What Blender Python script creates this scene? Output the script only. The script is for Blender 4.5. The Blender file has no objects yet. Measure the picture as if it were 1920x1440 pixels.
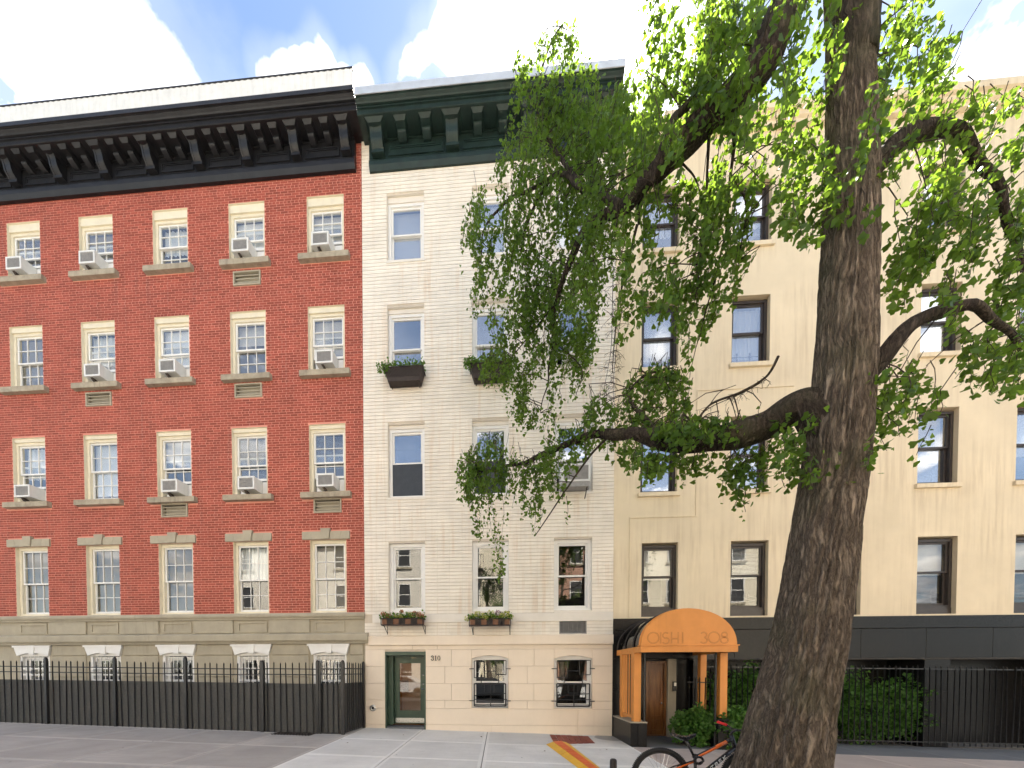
import bpy, bmesh, math, random
import numpy as np
from mathutils import Vector, Matrix
random.seed(7); rng = np.random.default_rng(7)
sc = bpy.context.scene
C = sc.collection
# ------------------------------------------------------------------ camera
PP = (888.313, 1276.572); FPX = 700.0; CAM = Vector((0.0, -10.05, 1.75))
RM = Matrix(((0.997786, 0.066504, -0.000668), (0.000749, -0.021273, -0.999773), (-0.066504, 0.997559, -0.021275)))
cd = bpy.data.cameras.new('camera'); cam = bpy.data.objects.new('camera', cd); C.objects.link(cam)
cd.sensor_fit = 'HORIZONTAL'; cd.sensor_width = 36.0; cd.lens = FPX / 1920 * 36
cd.shift_x = (960 - PP[0]) / 1920; cd.shift_y = (PP[1] - 720) / 1920
cd.clip_start = 0.05; cd.clip_end = 2000
m3 = Matrix((RM[0], -RM[1], -RM[2])).transposed()
cam.matrix_world = Matrix.Translation(CAM) @ m3.to_4x4()
sc.camera = cam
# ------------------------------------------------------------------ sky, sun, exposure
SUN = Vector((0.15595, 0.51771, 0.84122)).normalized()
EL = math.asin(SUN.z); AZ = math.atan2(SUN.x, SUN.y)
sc.view_settings.view_transform = 'Standard'; sc.view_settings.look = 'None'
sc.view_settings.gamma = 1.0; sc.view_settings.use_curve_mapping = False
sc.view_settings.exposure = 2.38
sc.cycles.use_adaptive_sampling = True; sc.cycles.adaptive_threshold = 0.02; sc.cycles.use_denoising = True
sc.cycles.max_bounces = 7; sc.cycles.diffuse_bounces = 3; sc.cycles.glossy_bounces = 3; sc.cycles.transmission_bounces = 4; sc.cycles.transparent_max_bounces = 8
world = bpy.data.worlds.new('World'); sc.world = world; world.use_nodes = True
wn = world.node_tree; wn.nodes.clear()
def WN(t, **k):
    n = wn.nodes.new(t)
    for a, b in k.items(): setattr(n, a, b)
    return n
WL = wn.links.new
def wmath(op, a, b=None, clamp=False):
    n = WN('ShaderNodeMath', operation=op, use_clamp=clamp)
    for i, v in enumerate((a, b)):
        if v is None: continue
        if hasattr(v, 'default_value') or hasattr(v, 'links'): WL(v, n.inputs[i])
        else: n.inputs[i].default_value = v
    return n.outputs[0]
wout = WN('ShaderNodeOutputWorld'); wbg = WN('ShaderNodeBackground'); wbg.inputs['Strength'].default_value = 0.05
sky = WN('ShaderNodeTexSky', sky_type='NISHITA', sun_disc=False, sun_elevation=EL, sun_rotation=AZ, air_density=1.0, dust_density=0.15, ozone_density=1.0)
wtc = WN('ShaderNodeTexCoord'); WDIR = wtc.outputs['Generated']
def wdot(v):
    n = WN('ShaderNodeVectorMath', operation='DOT_PRODUCT'); WL(WDIR, n.inputs[0]); n.inputs[1].default_value = v
    return n.outputs['Value']
wsep = WN('ShaderNodeSeparateXYZ'); WL(WDIR, wsep.inputs[0])
zz = wmath('MAXIMUM', wsep.outputs[2], 0.03)
comb = WN('ShaderNodeCombineXYZ')
WL(wmath('DIVIDE', wsep.outputs[0], wmath('ADD', zz, 0.12)), comb.inputs[0])
WL(wmath('DIVIDE', wsep.outputs[1], wmath('ADD', zz, 0.12)), comb.inputs[1])
nz = WN('ShaderNodeTexNoise', noise_dimensions='3D'); WL(comb.outputs[0], nz.inputs['Vector'])
nz.inputs['Scale'].default_value = 5.2; nz.inputs['Detail'].default_value = 6; nz.inputs['Roughness'].default_value = 0.62
def pixdir(px, py):
    return (RM.transposed() @ Vector(((px - PP[0]) / FPX, (py - PP[1]) / FPX, 1.0))).normalized()
nz2 = WN('ShaderNodeTexNoise', noise_dimensions='3D'); WL(comb.outputs[0], nz2.inputs['Vector']); nz2.inputs['Scale'].default_value = 1.3; nz2.inputs['Detail'].default_value = 2
dens = wmath('ADD', wmath('MULTIPLY', wmath('SUBTRACT', nz.outputs['Fac'], 0.5), 1.1), wmath('SUBTRACT', nz2.outputs['Fac'], 0.49))
# cumulus heaps that stand in the visible strip of sky (direction, angular radius in degrees, weight)
for (px, py, rad, w) in [(1000, 60, 8.0, .42), (890, 50, 3.6, .30), (600, 115, 2.3, .75), (520, 140, 2.4, .7), (675, 140, 1.7, .6), (560, 140, 2, .5), (1180, 60, 8, .3), (800, 95, 2.0, .4), (745, 115, 1.5, .4), (860, 60, 2.4, .3), (940, 130, 3.4, .3), (400, 150, 5, .35), (250, 170, 6, .3),
                         (560, 0, 4.8, -.55), (680, 20, 3.6, -.55), (420, 0, 7, -.5), (770, 0, 2.6, -.35), (715, 75, 1.8, -.3), (815, 150, 1.4, -.35), (760, 155, 1.2, -.2)]:
    d = wdot(pixdir(px, py)); c = math.cos(math.radians(rad))
    t = wmath('DIVIDE', wmath('SUBTRACT', d, c), 1 - c)
    t = wmath('MAXIMUM', t, 0.0); t = wmath('MINIMUM', t, 1.0)
    dens = wmath('ADD', dens, wmath('MULTIPLY', t, w))
cl = WN('ShaderNodeMapRange', interpolation_type='SMOOTHSTEP'); WL(dens, cl.inputs['Value'])
cl.inputs['From Min'].default_value = 0.0; cl.inputs['From Max'].default_value = 0.22
# forward scattering of the thin cloud round the sun
sund = wmath('MAXIMUM', wdot(SUN), 0.0)
glow = wmath('ADD', wmath('MULTIPLY', wmath('POWER', sund, 1200), 60.0), wmath('MULTIPLY', wmath('POWER', sund, 90), 6.0))
nz3 = WN('ShaderNodeTexNoise', noise_dimensions='3D'); WL(comb.outputs[0], nz3.inputs['Vector']); nz3.inputs['Scale'].default_value = 3.4; nz3.inputs['Detail'].default_value = 4
shade = WN('ShaderNodeMapRange'); WL(nz3.outputs['Fac'], shade.inputs['Value']); shade.inputs['From Min'].default_value = .35; shade.inputs['From Max'].default_value = .62; shade.inputs['To Min'].default_value = 3.6; shade.inputs['To Max'].default_value = 11.0
cb = wmath('ADD', glow, shade.outputs[0])
ccol = WN('ShaderNodeMix', data_type='RGBA', blend_type='MULTIPLY'); ccol.inputs[0].default_value = 1
ccol.inputs[6].default_value = (1.0, 1.0, 1.02, 1); WL(cb, ccol.inputs[7])
veil = WN('ShaderNodeMapRange', interpolation_type='SMOOTHSTEP'); WL(dens, veil.inputs['Value']); veil.inputs['From Min'].default_value = -.55; veil.inputs['From Max'].default_value = .05; veil.inputs['To Max'].default_value = .16
cover = wmath('MAXIMUM', cl.outputs[0], veil.outputs[0])
wmix = WN('ShaderNodeMix', data_type='RGBA'); WL(cover, wmix.inputs[0]); WL(sky.outputs[0], wmix.inputs[6]); WL(ccol.outputs[2], wmix.inputs[7])
WL(wmix.outputs[2], wbg.inputs['Color']); WL(wbg.outputs[0], wout.inputs[0])
sl = bpy.data.lights.new('sun', 'SUN'); sl.energy = 5.0; sl.angle = math.radians(0.53); sl.color = (1.0, 0.93, 0.83)
world.cycles.sampling_method = 'MANUAL'; world.cycles.sample_map_resolution = 256
so = bpy.data.objects.new('sun', sl); C.objects.link(so)
so.rotation_euler = (-SUN).to_track_quat('-Z', 'Y').to_euler(); so.location = SUN * 60

# ------------------------------------------------------------------ helpers
def P(px, py, Y=0.0):
    d = RM.transposed() @ Vector(((px - PP[0]) / FPX, (py - PP[1]) / FPX, 1.0))
    return CAM + d * ((Y - CAM.y) / d.y)
def PRJ(v):
    q = RM @ (Vector(v) - CAM); return PP[0] + FPX * q.x / q.z, PP[1] + FPX * q.y / q.z
def gz(x, y): return 0.155 - 0.0247 * x + 0.006 * max(y, -6.2)
def G(px, py):
    d = RM.transposed() @ Vector(((px - PP[0]) / FPX, (py - PP[1]) / FPX, 1.0))
    # plane z = .155-.0247x+.006y
    n = Vector((0.0247, -0.006, 1.0)); t = (0.155 - n.dot(CAM)) / n.dot(d)
    return CAM + d * t

class MB:
    def __init__(s): s.v = []; s.f = []; s.r = []; s.cr = 0.0
    def face(s, pts):
        b = len(s.v); s.v.extend([tuple(p) for p in pts]); s.f.append(tuple(range(b, b + len(pts)))); s.r.append(s.cr)
        return s
    def hexa(s, p):   # 8 points: bottom 0-3 ccw, top 4-7
        b = len(s.v); s.v.extend([tuple(q) for q in p])
        for f in ((3, 2, 1, 0), (4, 5, 6, 7), (0, 1, 5, 4), (1, 2, 6, 5), (2, 3, 7, 6), (3, 0, 4, 7)):
            s.f.append(tuple(b + i for i in f)); s.r.append(s.cr)
        return s
    def box(s, x0, x1, y0, y1, z0, z1):
        return s.hexa([(x0, y0, z0), (x1, y0, z0), (x1, y1, z0), (x0, y1, z0), (x0, y0, z1), (x1, y0, z1), (x1, y1, z1), (x0, y1, z1)])
    def cbox(s, x0, x1, y0, y1, z0, z1, c=0.004):   # box facing -y with chamfered front edges
        s.face([(x0 + c, y0, z0 + c), (x1 - c, y0, z0 + c), (x1 - c, y0, z1 - c), (x0 + c, y0, z1 - c)])
        a = [(x0, z0), (x1, z0), (x1, z1), (x0, z1)]; i_ = [(x0 + c, z0 + c), (x1 - c, z0 + c), (x1 - c, z1 - c), (x0 + c, z1 - c)]
        for k in range(4):
            l = (k + 1) % 4
            s.face([(a[k][0], y0 + c, a[k][1]), (a[l][0], y0 + c, a[l][1]), (i_[l][0], y0, i_[l][1]), (i_[k][0], y0, i_[k][1])])
            s.face([(a[k][0], y1, a[k][1]), (a[l][0], y1, a[l][1]), (a[l][0], y0 + c, a[l][1]), (a[k][0], y0 + c, a[k][1])])
        return s
    def ring(s, x0, x1, y0, y1, z0, z1, w, wb=None, wt=None):   # rectangular frame, members butted
        wb = w if wb is None else wb; wt = w if wt is None else wt
        s.box(x0, x0 + w, y0, y1, z0, z1); s.box(x1 - w, x1, y0, y1, z0, z1)
        s.box(x0 + w, x1 - w, y0, y1, z0, z0 + wb); s.box(x0 + w, x1 - w, y0, y1, z1 - wt, z1)
        return s
    def prism(s, poly, y0, y1, back=True):   # polygon in xz, extruded along y
        n = len(poly)
        s.face([(x, y0, z) for x, z in poly])
        if back: s.face([(x, y1, z) for x, z in reversed(poly)])
        for i in range(n):
            a, b = poly[i], poly[(i + 1) % n]
            s.face([(a[0], y0, a[1]), (a[0], y1, a[1]), (b[0], y1, b[1]), (b[0], y0, b[1])])
        return s
    def prismx(s, poly, x0, x1):   # polygon in yz, extruded along x
        s.face([(x0, y, z) for y, z in poly]); s.face([(x1, y, z) for y, z in reversed(poly)])
        n = len(poly)
        for i in range(n):
            a, b = poly[i], poly[(i + 1) % n]
            s.face([(x0, a[0], a[1]), (x0, b[0], b[1]), (x1, b[0], b[1]), (x1, a[0], a[1])])
        return s
    def tube(s, pts, rad, n=8, caps=True, disp=None):
        pts = [Vector(p) for p in pts]; N = len(pts)
        if not hasattr(rad, '__len__'): rad = [rad] * N
        t0 = (pts[1] - pts[0]).normalized()
        u = t0.orthogonal().normalized(); b0 = len(s.v)
        for i, p in enumerate(pts):
            t = (pts[min(i + 1, N - 1)] - pts[max(i - 1, 0)]).normalized()
            u = (u - t * u.dot(t)); u = u.normalized() if u.length > 1e-6 else t.orthogonal().normalized()
            w = t.cross(u)
            for k in range(n):
                a = 2 * math.pi * k / n
                r = rad[i] * (1 if disp is None else disp(i, k, p, a))
                s.v.append(tuple(p + (u * math.cos(a) + w * math.sin(a)) * r))
        for i in range(N - 1):
            for k in range(n):
                l = (k + 1) % n
                s.f.append((b0 + i * n + k, b0 + i * n + l, b0 + (i + 1) * n + l, b0 + (i + 1) * n + k)); s.r.append(s.cr)
        if caps:
            s.f.append(tuple(b0 + k for k in reversed(range(n)))); s.r.append(s.cr)
            s.f.append(tuple(b0 + (N - 1) * n + k for k in range(n))); s.r.append(s.cr)
        return s
    def lathe(s, prof, c, n=24, axis='z'):
        b0 = len(s.v); N = len(prof)
        for r, h in prof:
            for k in range(n):
                a = 2 * math.pi * k / n; p = (r * math.cos(a), r * math.sin(a), h)
                if axis == 'y': p = (p[0], -p[2], p[1])
                s.v.append((c[0] + p[0], c[1] + p[1], c[2] + p[2]))
        for i in range(N - 1):
            for k in range(n):
                l = (k + 1) % n
                s.f.append((b0 + i * n + k, b0 + i * n + l, b0 + (i + 1) * n + l, b0 + (i + 1) * n + k)); s.r.append(s.cr)
        return s
    def ribbon(s, pts, w, y0, y1, closed=False):   # flat stroke in xz plane, extruded y
        pts = [Vector((p[0], p[1])) for p in pts]; N = len(pts); L = []; R = []
        for i in range(N):
            a = pts[i - 1] if (i > 0 or closed) else pts[i]; b = pts[(i + 1) % N] if (i < N - 1 or closed) else pts[i]
            t = (b - a).normalized(); nn = Vector((-t.y, t.x)) * (w[i] if hasattr(w, '__len__') else w) / 2
            L.append(pts[i] + nn); R.append(pts[i] - nn)
        for i in range(N if closed else N - 1):
            j = (i + 1) % N
            q = [(R[i].x, R[i].y), (R[j].x, R[j].y), (L[j].x, L[j].y), (L[i].x, L[i].y)]
            s.prism(q, y0, y1, back=False)
        return s
    def mesh(s, name, smooth=False):
        me = bpy.data.meshes.new(name); me.from_pydata(s.v, [], s.f)
        at = me.attributes.new('rnd', 'FLOAT', 'FACE'); at.data.foreach_set('value', np.array(s.r, dtype=np.float32))
        if smooth: me.polygons.foreach_set('use_smooth', [True] * len(s.f))
        me.update(); return me
    def build(s, name, mat, parent=None, smooth=False, recalc=False, auto=None):
        me = s.mesh(name, smooth)
        if recalc:
            bm = bmesh.new(); bm.from_mesh(me); bmesh.ops.remove_doubles(bm, verts=bm.verts, dist=1e-5)
            bmesh.ops.recalc_face_normals(bm, faces=bm.faces); bm.to_mesh(me); bm.free()
        return link(name, me, mat, parent)

def link(name, me, mat, parent=None):
    o = bpy.data.objects.new(name, me); C.objects.link(o)
    if mat is not None and len(me.materials) == 0: me.materials.append(mat)
    if parent is not None: o.parent = parent; o.matrix_parent_inverse = Matrix.Translation(parent.matrix_world_cache if hasattr(parent, 'matrix_world_cache') else -abs_loc(parent))
    return o
LOC = {}
def abs_loc(o): return LOC.get(o.name, Vector((0, 0, 0)))
def thing(name, label, cat, loc=(0, 0, 0), group=None):
    o = bpy.data.objects.new(name, None); C.objects.link(o); o.empty_display_size = 0.2
    o.location = loc; LOC[o.name] = Vector(loc); tag(o, label, cat, group); return o
def tag(o, label=None, cat=None, group=None, kind=None):
    if label: o['label'] = label
    if cat: o['category'] = cat
    if group: o['group'] = group
    if kind: o['kind'] = kind
    return o

# ------------------------------------------------------------------ materials
class NT:
    def __init__(s, name):
        s.m = bpy.data.materials.new(name); s.m.use_nodes = True; s.t = s.m.node_tree; s.t.nodes.clear()
        s.out = s.n('ShaderNodeOutputMaterial')
    def n(s, t, **k):
        x = s.t.nodes.new(t)
        for a, b in k.items(): setattr(x, a, b)
        return x
    def l(s, a, b): s.t.links.new(a, b)
    def math(s, op, a, b=None, clamp=False):
        n = s.n('ShaderNodeMath', operation=op, use_clamp=clamp)
        for i, v in enumerate((a, b)):
            if v is None: continue
            if hasattr(v, 'links'): s.l(v, n.inputs[i])
            else: n.inputs[i].default_value = v
        return n.outputs[0]
    def pos(s): return s.n('ShaderNodeNewGeometry').outputs['Position']
    def scaled(s, v, sc_):
        n = s.n('ShaderNodeVectorMath', operation='MULTIPLY'); s.l(v, n.inputs[0]); n.inputs[1].default_value = sc_; return n.outputs[0]
    def noise(s, v, scale, det=4, rough=.55):
        n = s.n('ShaderNodeTexNoise'); s.l(v, n.inputs['Vector']); n.inputs['Scale'].default_value = scale
        n.inputs['Detail'].default_value = det; n.inputs['Roughness'].default_value = rough; return n.outputs['Fac']
    def ramp(s, v, a, b, lo=0.0, hi=1.0):
        n = s.n('ShaderNodeMapRange'); s.l(v, n.inputs['Value']); n.inputs['From Min'].default_value = a; n.inputs['From Max'].default_value = b
        n.inputs['To Min'].default_value = lo; n.inputs['To Max'].default_value = hi; return n.outputs[0]
    def mix(s, f, a, b, bt='MIX'):
        n = s.n('ShaderNodeMix', data_type='RGBA', blend_type=bt)
        for i, v in ((0, f), (6, a), (7, b)):
            if hasattr(v, 'links'): s.l(v, n.inputs[i])
            elif i == 0: n.inputs[0].default_value = v
            else: n.inputs[i].default_value = (*v, 1)
        return n.outputs[2]
    def bsdf(s, col, rough=.8, metal=0., spec=.4, bump=None, bstr=.3, bdist=.01):
        b = s.n('ShaderNodeBsdfPrincipled')
        for k, v in (('Base Color', col), ('Roughness', rough), ('Metallic', metal)):
            if hasattr(v, 'links'): s.l(v, b.inputs[k])
            else: b.inputs[k].default_value = (*v, 1) if k == 'Base Color' else v
        b.inputs['Specular IOR Level'].default_value = spec
        if bump is not None:
            bn = s.n('ShaderNodeBump'); s.l(bump, bn.inputs['Height']); bn.inputs['Strength'].default_value = bstr; bn.inputs['Distance'].default_value = bdist
            s.l(bn.outputs[0], b.inputs['Normal'])
        s.l(b.outputs[0], s.out.inputs[0]); return b

def simple(name, col, rough=.7, metal=0., var=.18, scale=6, bump=.15, spec=.4, streak=0.0, streakcol=(.25, .17, .1), sth=(.52, .78, .38, .66)):
    k = NT(name); p = k.pos(); nA = k.noise(p, scale, 4, .6); nB = k.noise(p, scale * 9, 2, .6)
    dark = tuple(c * (1 - var) for c in col); light = tuple(min(1, c * (1 + var * .6)) for c in col)
    c = k.mix(k.ramp(nA, .3, .7), dark, light)
    if streak > 0:
        sv = k.noise(k.scaled(p, (9, 9, .55)), 1.0, 5, .62); big = k.noise(p, .55, 3)
        f = k.math('MULTIPLY', k.ramp(sv, sth[0], sth[1]), k.ramp(big, sth[2], sth[3])); f = k.math('MULTIPLY', f, streak)
        c = k.mix(f, c, streakcol)
    r = k.ramp(nB, .3, .7, max(0.02, rough - .1), min(1, rough + .1))
    k.bsdf(c, r, metal, spec, nB, bump, .006); return k.m

def brickmat(name, col, var, rough=.85, streak=0, streakcol=(.4, .25, .12), grime=None, bump=.3, worn=None):
    k = NT(name); p = k.pos()
    at = k.n('ShaderNodeAttribute', attribute_name='rnd').outputs['Fac']
    oi = k.n('ShaderNodeObjectInfo').outputs['Random']
    r = k.math('FRACT', k.math('ADD', at, oi))
    c = k.mix(r, tuple(x * (1 - var) for x in col), tuple(min(1, x * (1 + var)) for x in col))
    nA = k.noise(p, 1.3, 5, .6); nB = k.noise(p, 60, 4, .65)
    c = k.mix(k.ramp(nA, .35, .75, 0, .55), c, tuple(x * .68 for x in col))
    c = k.mix(k.ramp(nB, .55, .8, 0, .35), c, tuple(x * .7 for x in col))
    if streak > 0:
        sv = k.noise(k.scaled(p, (7, 7, .35)), 1.0, 6, .62); big = k.noise(p, .6, 4)
        f = k.math('MULTIPLY', k.ramp(sv, .5, .74), k.ramp(big, .40, .62)); f = k.math('MULTIPLY', f, streak)
        c = k.mix(f, c, streakcol)
    if worn:
        nW = k.noise(p, .8, 6, .68); c = k.mix(k.ramp(nW, .60, .70, 0, .55), c, worn)
    k.bsdf(c, rough, 0, .3, nB, bump, .004); return k.m

M = {}
M['white_brick'] = brickmat('painted_white_brick', (.88, .805, .69), .025, .6, streak=.85, streakcol=(.68, .50, .33), bump=.25)
M['white_mortar'] = brickmat('white_joint', (.66, .57, .455), .02, .9, streak=.5, streakcol=(.45, .30, .18))
M['ashlar'] = simple('painted_ashlar', (.83, .705, .56), .62, var=.05, scale=1.6, bump=.12, streak=.22, streakcol=(.55, .43, .32))
M['ashlar_joint'] = simple('ashlar_joint', (.66, .55, .43), .9, var=.1)
M['trim_cream'] = simple('cream_trim', (.78, .72, .63), .55, var=.05, scale=3, bump=.08, streak=.2, streakcol=(.6, .5, .38))
M['red_brick'] = brickmat('red_brick', (.345, .080, .052), .26, .8, worn=None, streak=.5, streakcol=(.17, .055, .045))
M['red_mortar'] = brickmat('salmon_mortar', (.74, .31, .23), .02, .9, streak=.45, streakcol=(.5, .36, .3))
M['limestone'] = simple('limestone', (.42, .37, .275), .85, var=.12, scale=2.5, bump=.3, streak=.45, streakcol=(.22, .19, .14))
M['sill_stone'] = simple('sill_stone', (.40, .34, .25), .85, var=.25, scale=5, bump=.3, streak=.8, streakcol=(.10, .085, .07))
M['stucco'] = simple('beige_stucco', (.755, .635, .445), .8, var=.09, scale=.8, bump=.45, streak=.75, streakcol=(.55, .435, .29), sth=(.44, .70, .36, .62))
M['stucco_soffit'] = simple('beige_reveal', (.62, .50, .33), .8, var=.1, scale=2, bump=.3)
M['black_stone'] = simple('black_granite', (.014, .0135, .0135), .30, var=.4, scale=25, bump=.04, spec=.22, streak=.3, streakcol=(.05, .047, .044))
M['black_joint'] = simple('granite_joint', (.09, .085, .08), .9)
M['green_black'] = simple('green_black_cornice_paint', (.014, .029, .0245), .42, var=.35, scale=5, bump=.25, spec=.35, streak=.25, streakcol=(.04, .04, .034))
M['black_paint'] = simple('black_cornice_paint', (.014, .014, .016), .40, var=.4, scale=5, bump=.3, spec=.35, streak=.3, streakcol=(.04, .035, .03))
M['flashing'] = simple('zinc_flashing', (.56, .60, .65), .45, metal=.3, var=.1, scale=3, bump=.05)
M['parapet'] = simple('white_parapet_sheet', (.78, .77, .73), .6, var=.08, scale=4, bump=.1, streak=.5, streakcol=(.45, .40, .33))
M['roof_tar'] = simple('roof_tar', (.05, .05, .05), .9)
M['white_paint'] = simple('white_window_paint', (.82, .80, .76), .45, var=.04, scale=4, bump=.05)
M['cream_paint'] = simple('cream_window_paint', (.78, .70, .53), .5, var=.08, scale=4, bump=.08, streak=.3, streakcol=(.5, .4, .25))
M['bronze'] = simple('brown_window_metal', (.045, .035, .030), .4, var=.2, scale=6, bump=.05, spec=.5)
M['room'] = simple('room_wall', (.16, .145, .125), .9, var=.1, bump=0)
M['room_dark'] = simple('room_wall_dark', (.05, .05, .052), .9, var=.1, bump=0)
M['blind_white'] = simple('white_blind', (.78, .80, .84), .7, var=.03, bump=.02)
M['blind_grey'] = simple('grey_blind', (.58, .56, .54), .8, var=.04, bump=.02)
M['blind_tan'] = simple('tan_blind', (.26, .225, .18), .8, var=.06, bump=.02)
M['curtain'] = simple('sheer_curtain', (.80, .82, .84), .85, var=.05, scale=10, bump=.1)
M['screen'] = simple('insect_screen', (.055, .063, .075), .8, var=.1, bump=.05)
M['ac_white'] = simple('ac_casing', (.74, .73, .70), .5, var=.06, scale=6, bump=.05, streak=.3)
M['ac_grille'] = simple('ac_grille', (.34, .33, .32), .6, var=.15, scale=12, bump=.1)
M['iron'] = simple('black_iron', (.018, .018, .019), .38, var=.3, scale=9, bump=.12, spec=.5)
M['iron_brown'] = simple('rusty_iron', (.035, .026, .022), .55, var=.4, scale=9, bump=.2)
M['terracotta'] = simple('coco_liner', (.21, .105, .062), .9, var=.25, scale=14, bump=.4)
M['planter'] = simple('brown_planter', (.040, .028, .024), .6, var=.3, scale=12, bump=.3)
M['green_paint'] = simple('dark_green_paint', (.045, .080, .050), .38, var=.12, scale=3, bump=.08, spec=.5)
M['steel'] = simple('brushed_steel', (.62, .60, .55), .32, metal=.9, var=.08, scale=6, bump=.05)
M['chrome'] = simple('chrome', (.75, .75, .75), .15, metal=1., var=.03, bump=0)
M['screen_fabric'] = simple('black_screen_sheet', (.075, .073, .068), .75, var=.25, scale=22, bump=.5)
M['orange'] = simple('orange_paint', (.70, .275, .06), .5, var=.12, scale=1.6, bump=.2, streak=.5, streakcol=(.42, .16, .04))
M['orange_dark'] = simple('dark_orange_paint', (.33, .12, .03), .6, var=.1)  # darker orange-brown of the canopy letters
M['wood_door'] = None
M['vestibule'] = simple('vestibule_wall', (.50, .27, .10), .45, var=.15, scale=2, bump=.05)
M['tyre'] = simple('tyre_rubber', (.016, .016, .017), .8, var=.2, scale=30, bump=.4)
M['bike_black'] = simple('bike_black', (.014, .014, .016), .3, var=.1, bump=.02, spec=.5)
M['bike_orange'] = simple('bike_orange', (.75, .15, .02), .3, var=.05, bump=.02, spec=.5)
M['bike_white'] = simple('bike_white', (.80, .80, .80), .35, var=.03, bump=.02)
M['red_grip'] = simple('red_rubber', (.70, .02, .02), .55, var=.08, scale=20, bump=.1)
M['yellow'] = simple('yellow_plastic', (.78, .42, .03), .5, var=.12, scale=4, bump=.12, streak=.3, streakcol=(.6, .5, .3))
M['orange_red'] = simple('orange_red_plastic', (.72, .14, .035), .5, var=.1, scale=4, bump=.12)
M['paver_red'] = brickmat('red_paver', (.27, .085, .06), .2, .9)
M['blue_plastic'] = simple('blue_plastic', (.02, .05, .30), .35, var=.1, bump=.1)
M['asphalt'] = simple('asphalt', (.05, .05, .052), .9, var=.25, scale=12, bump=.6)
M['hydrangea_lime'] = simple('lime_petals', (.50, .50, .13), .7, var=.3, scale=40, bump=.3)
M['hydrangea_russet'] = simple('russet_petals', (.42, .19, .09), .7, var=.4, scale=40, bump=.3)
M['hydrangea_mauve'] = simple('mauve_petals', (.36, .20, .26), .7, var=.3, scale=40, bump=.3)
M['dry_leaf'] = simple('dry_leaf', (.14, .10, .05), .8, var=.3, scale=30)
M['soil'] = simple('soil', (.05, .035, .025), .95, var=.3, scale=30, bump=.6)

def concrete(name, col, dirt):
    k = NT(name); p = k.pos()
    at = k.n('ShaderNodeObjectInfo').outputs['Random']
    n1 = k.noise(p, .9, 6, .62); n2 = k.noise(p, 5.5, 6, .65); n3 = k.noise(p, 90, 3, .7)
    sw = k.noise(k.scaled(p, (1.2, 6.0, 1)), 1.6, 5, .6)
    c = k.mix(k.ramp(at, 0, 1, 0, .9), col, tuple(x * .80 for x in col))
    c = k.mix(k.ramp(n1, .38, .70, 0, dirt), c, tuple(x * .55 for x in col))
    c = k.mix(k.ramp(sw, .45, .75, 0, dirt * .6), c, tuple(x * .62 for x in col))
    c = k.mix(k.ramp(n2, .60, .72, 0, dirt * .5), c, tuple(x * .5 for x in col))
    # tooled lighter margin along the slab edges
    tc = k.n('ShaderNodeTexCoord').outputs['Generated']; sg = k.n('ShaderNodeSeparateXYZ'); k.l(tc, sg.inputs[0])
    ed = k.math('MINIMUM', k.math('MINIMUM', sg.outputs[0], k.math('SUBTRACT', 1.0, sg.outputs[0])), k.math('MINIMUM', sg.outputs[1], k.math('SUBTRACT', 1.0, sg.outputs[1])))
    c = k.mix(k.ramp(ed, .030, .042, .35, 0), c, tuple(min(1, x * 1.18) for x in col))
    st = k.noise(k.scaled(p, (14, 1.2, 1)), 2.0, 4, .7); c = k.mix(k.ramp(st, .5, .75, 0, dirt * .45), c, tuple(x * .66 for x in col))
    # small dark gum spots
    vo = k.n('ShaderNodeTexVoronoi'); k.l(p, vo.inputs['Vector']); vo.inputs['Scale'].default_value = 2.3
    gum = k.math('LESS_THAN', vo.outputs['Distance'], .045)
    c = k.mix(k.math('MULTIPLY', gum, .6), c, (.06, .055, .05))
    # damp patch beside the stone plinth
    sp = k.n('ShaderNodeSeparateXYZ'); k.l(p, sp.inputs[0])
    dx = k.math('DIVIDE', k.math('SUBTRACT', sp.outputs[0], 2.85), .42); dy = k.math('DIVIDE', k.math('SUBTRACT', sp.outputs[1], -.32), .42)
    rr = k.math('ADD', k.math('MULTIPLY', dx, dx), k.math('MULTIPLY', dy, dy)); rr = k.math('ADD', rr, k.math('MULTIPLY', n2, .6))
    damp = k.ramp(rr, 1.12, 1.2, .72, 0)
    c = k.mix(damp, c, tuple(x * .30 for x in col))
    k.bsdf(c, k.ramp(damp, 0, 1, .85, .4), 0, .35, n3, .25, .004); return k.m
M['concrete'] = concrete('new_concrete', (.75, .725, .68), .45)
M['concrete_old'] = concrete('old_concrete', (.46, .42, .38), .6)
M['concrete_pink'] = concrete('pinkish_concrete', (.50, .42, .37), .5)
M['concrete_joint'] = simple('slab_joint', (.13, .125, .115), .95)
M['slate'] = concrete('grey_slate', (.16, .165, .17), .4)

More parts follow.
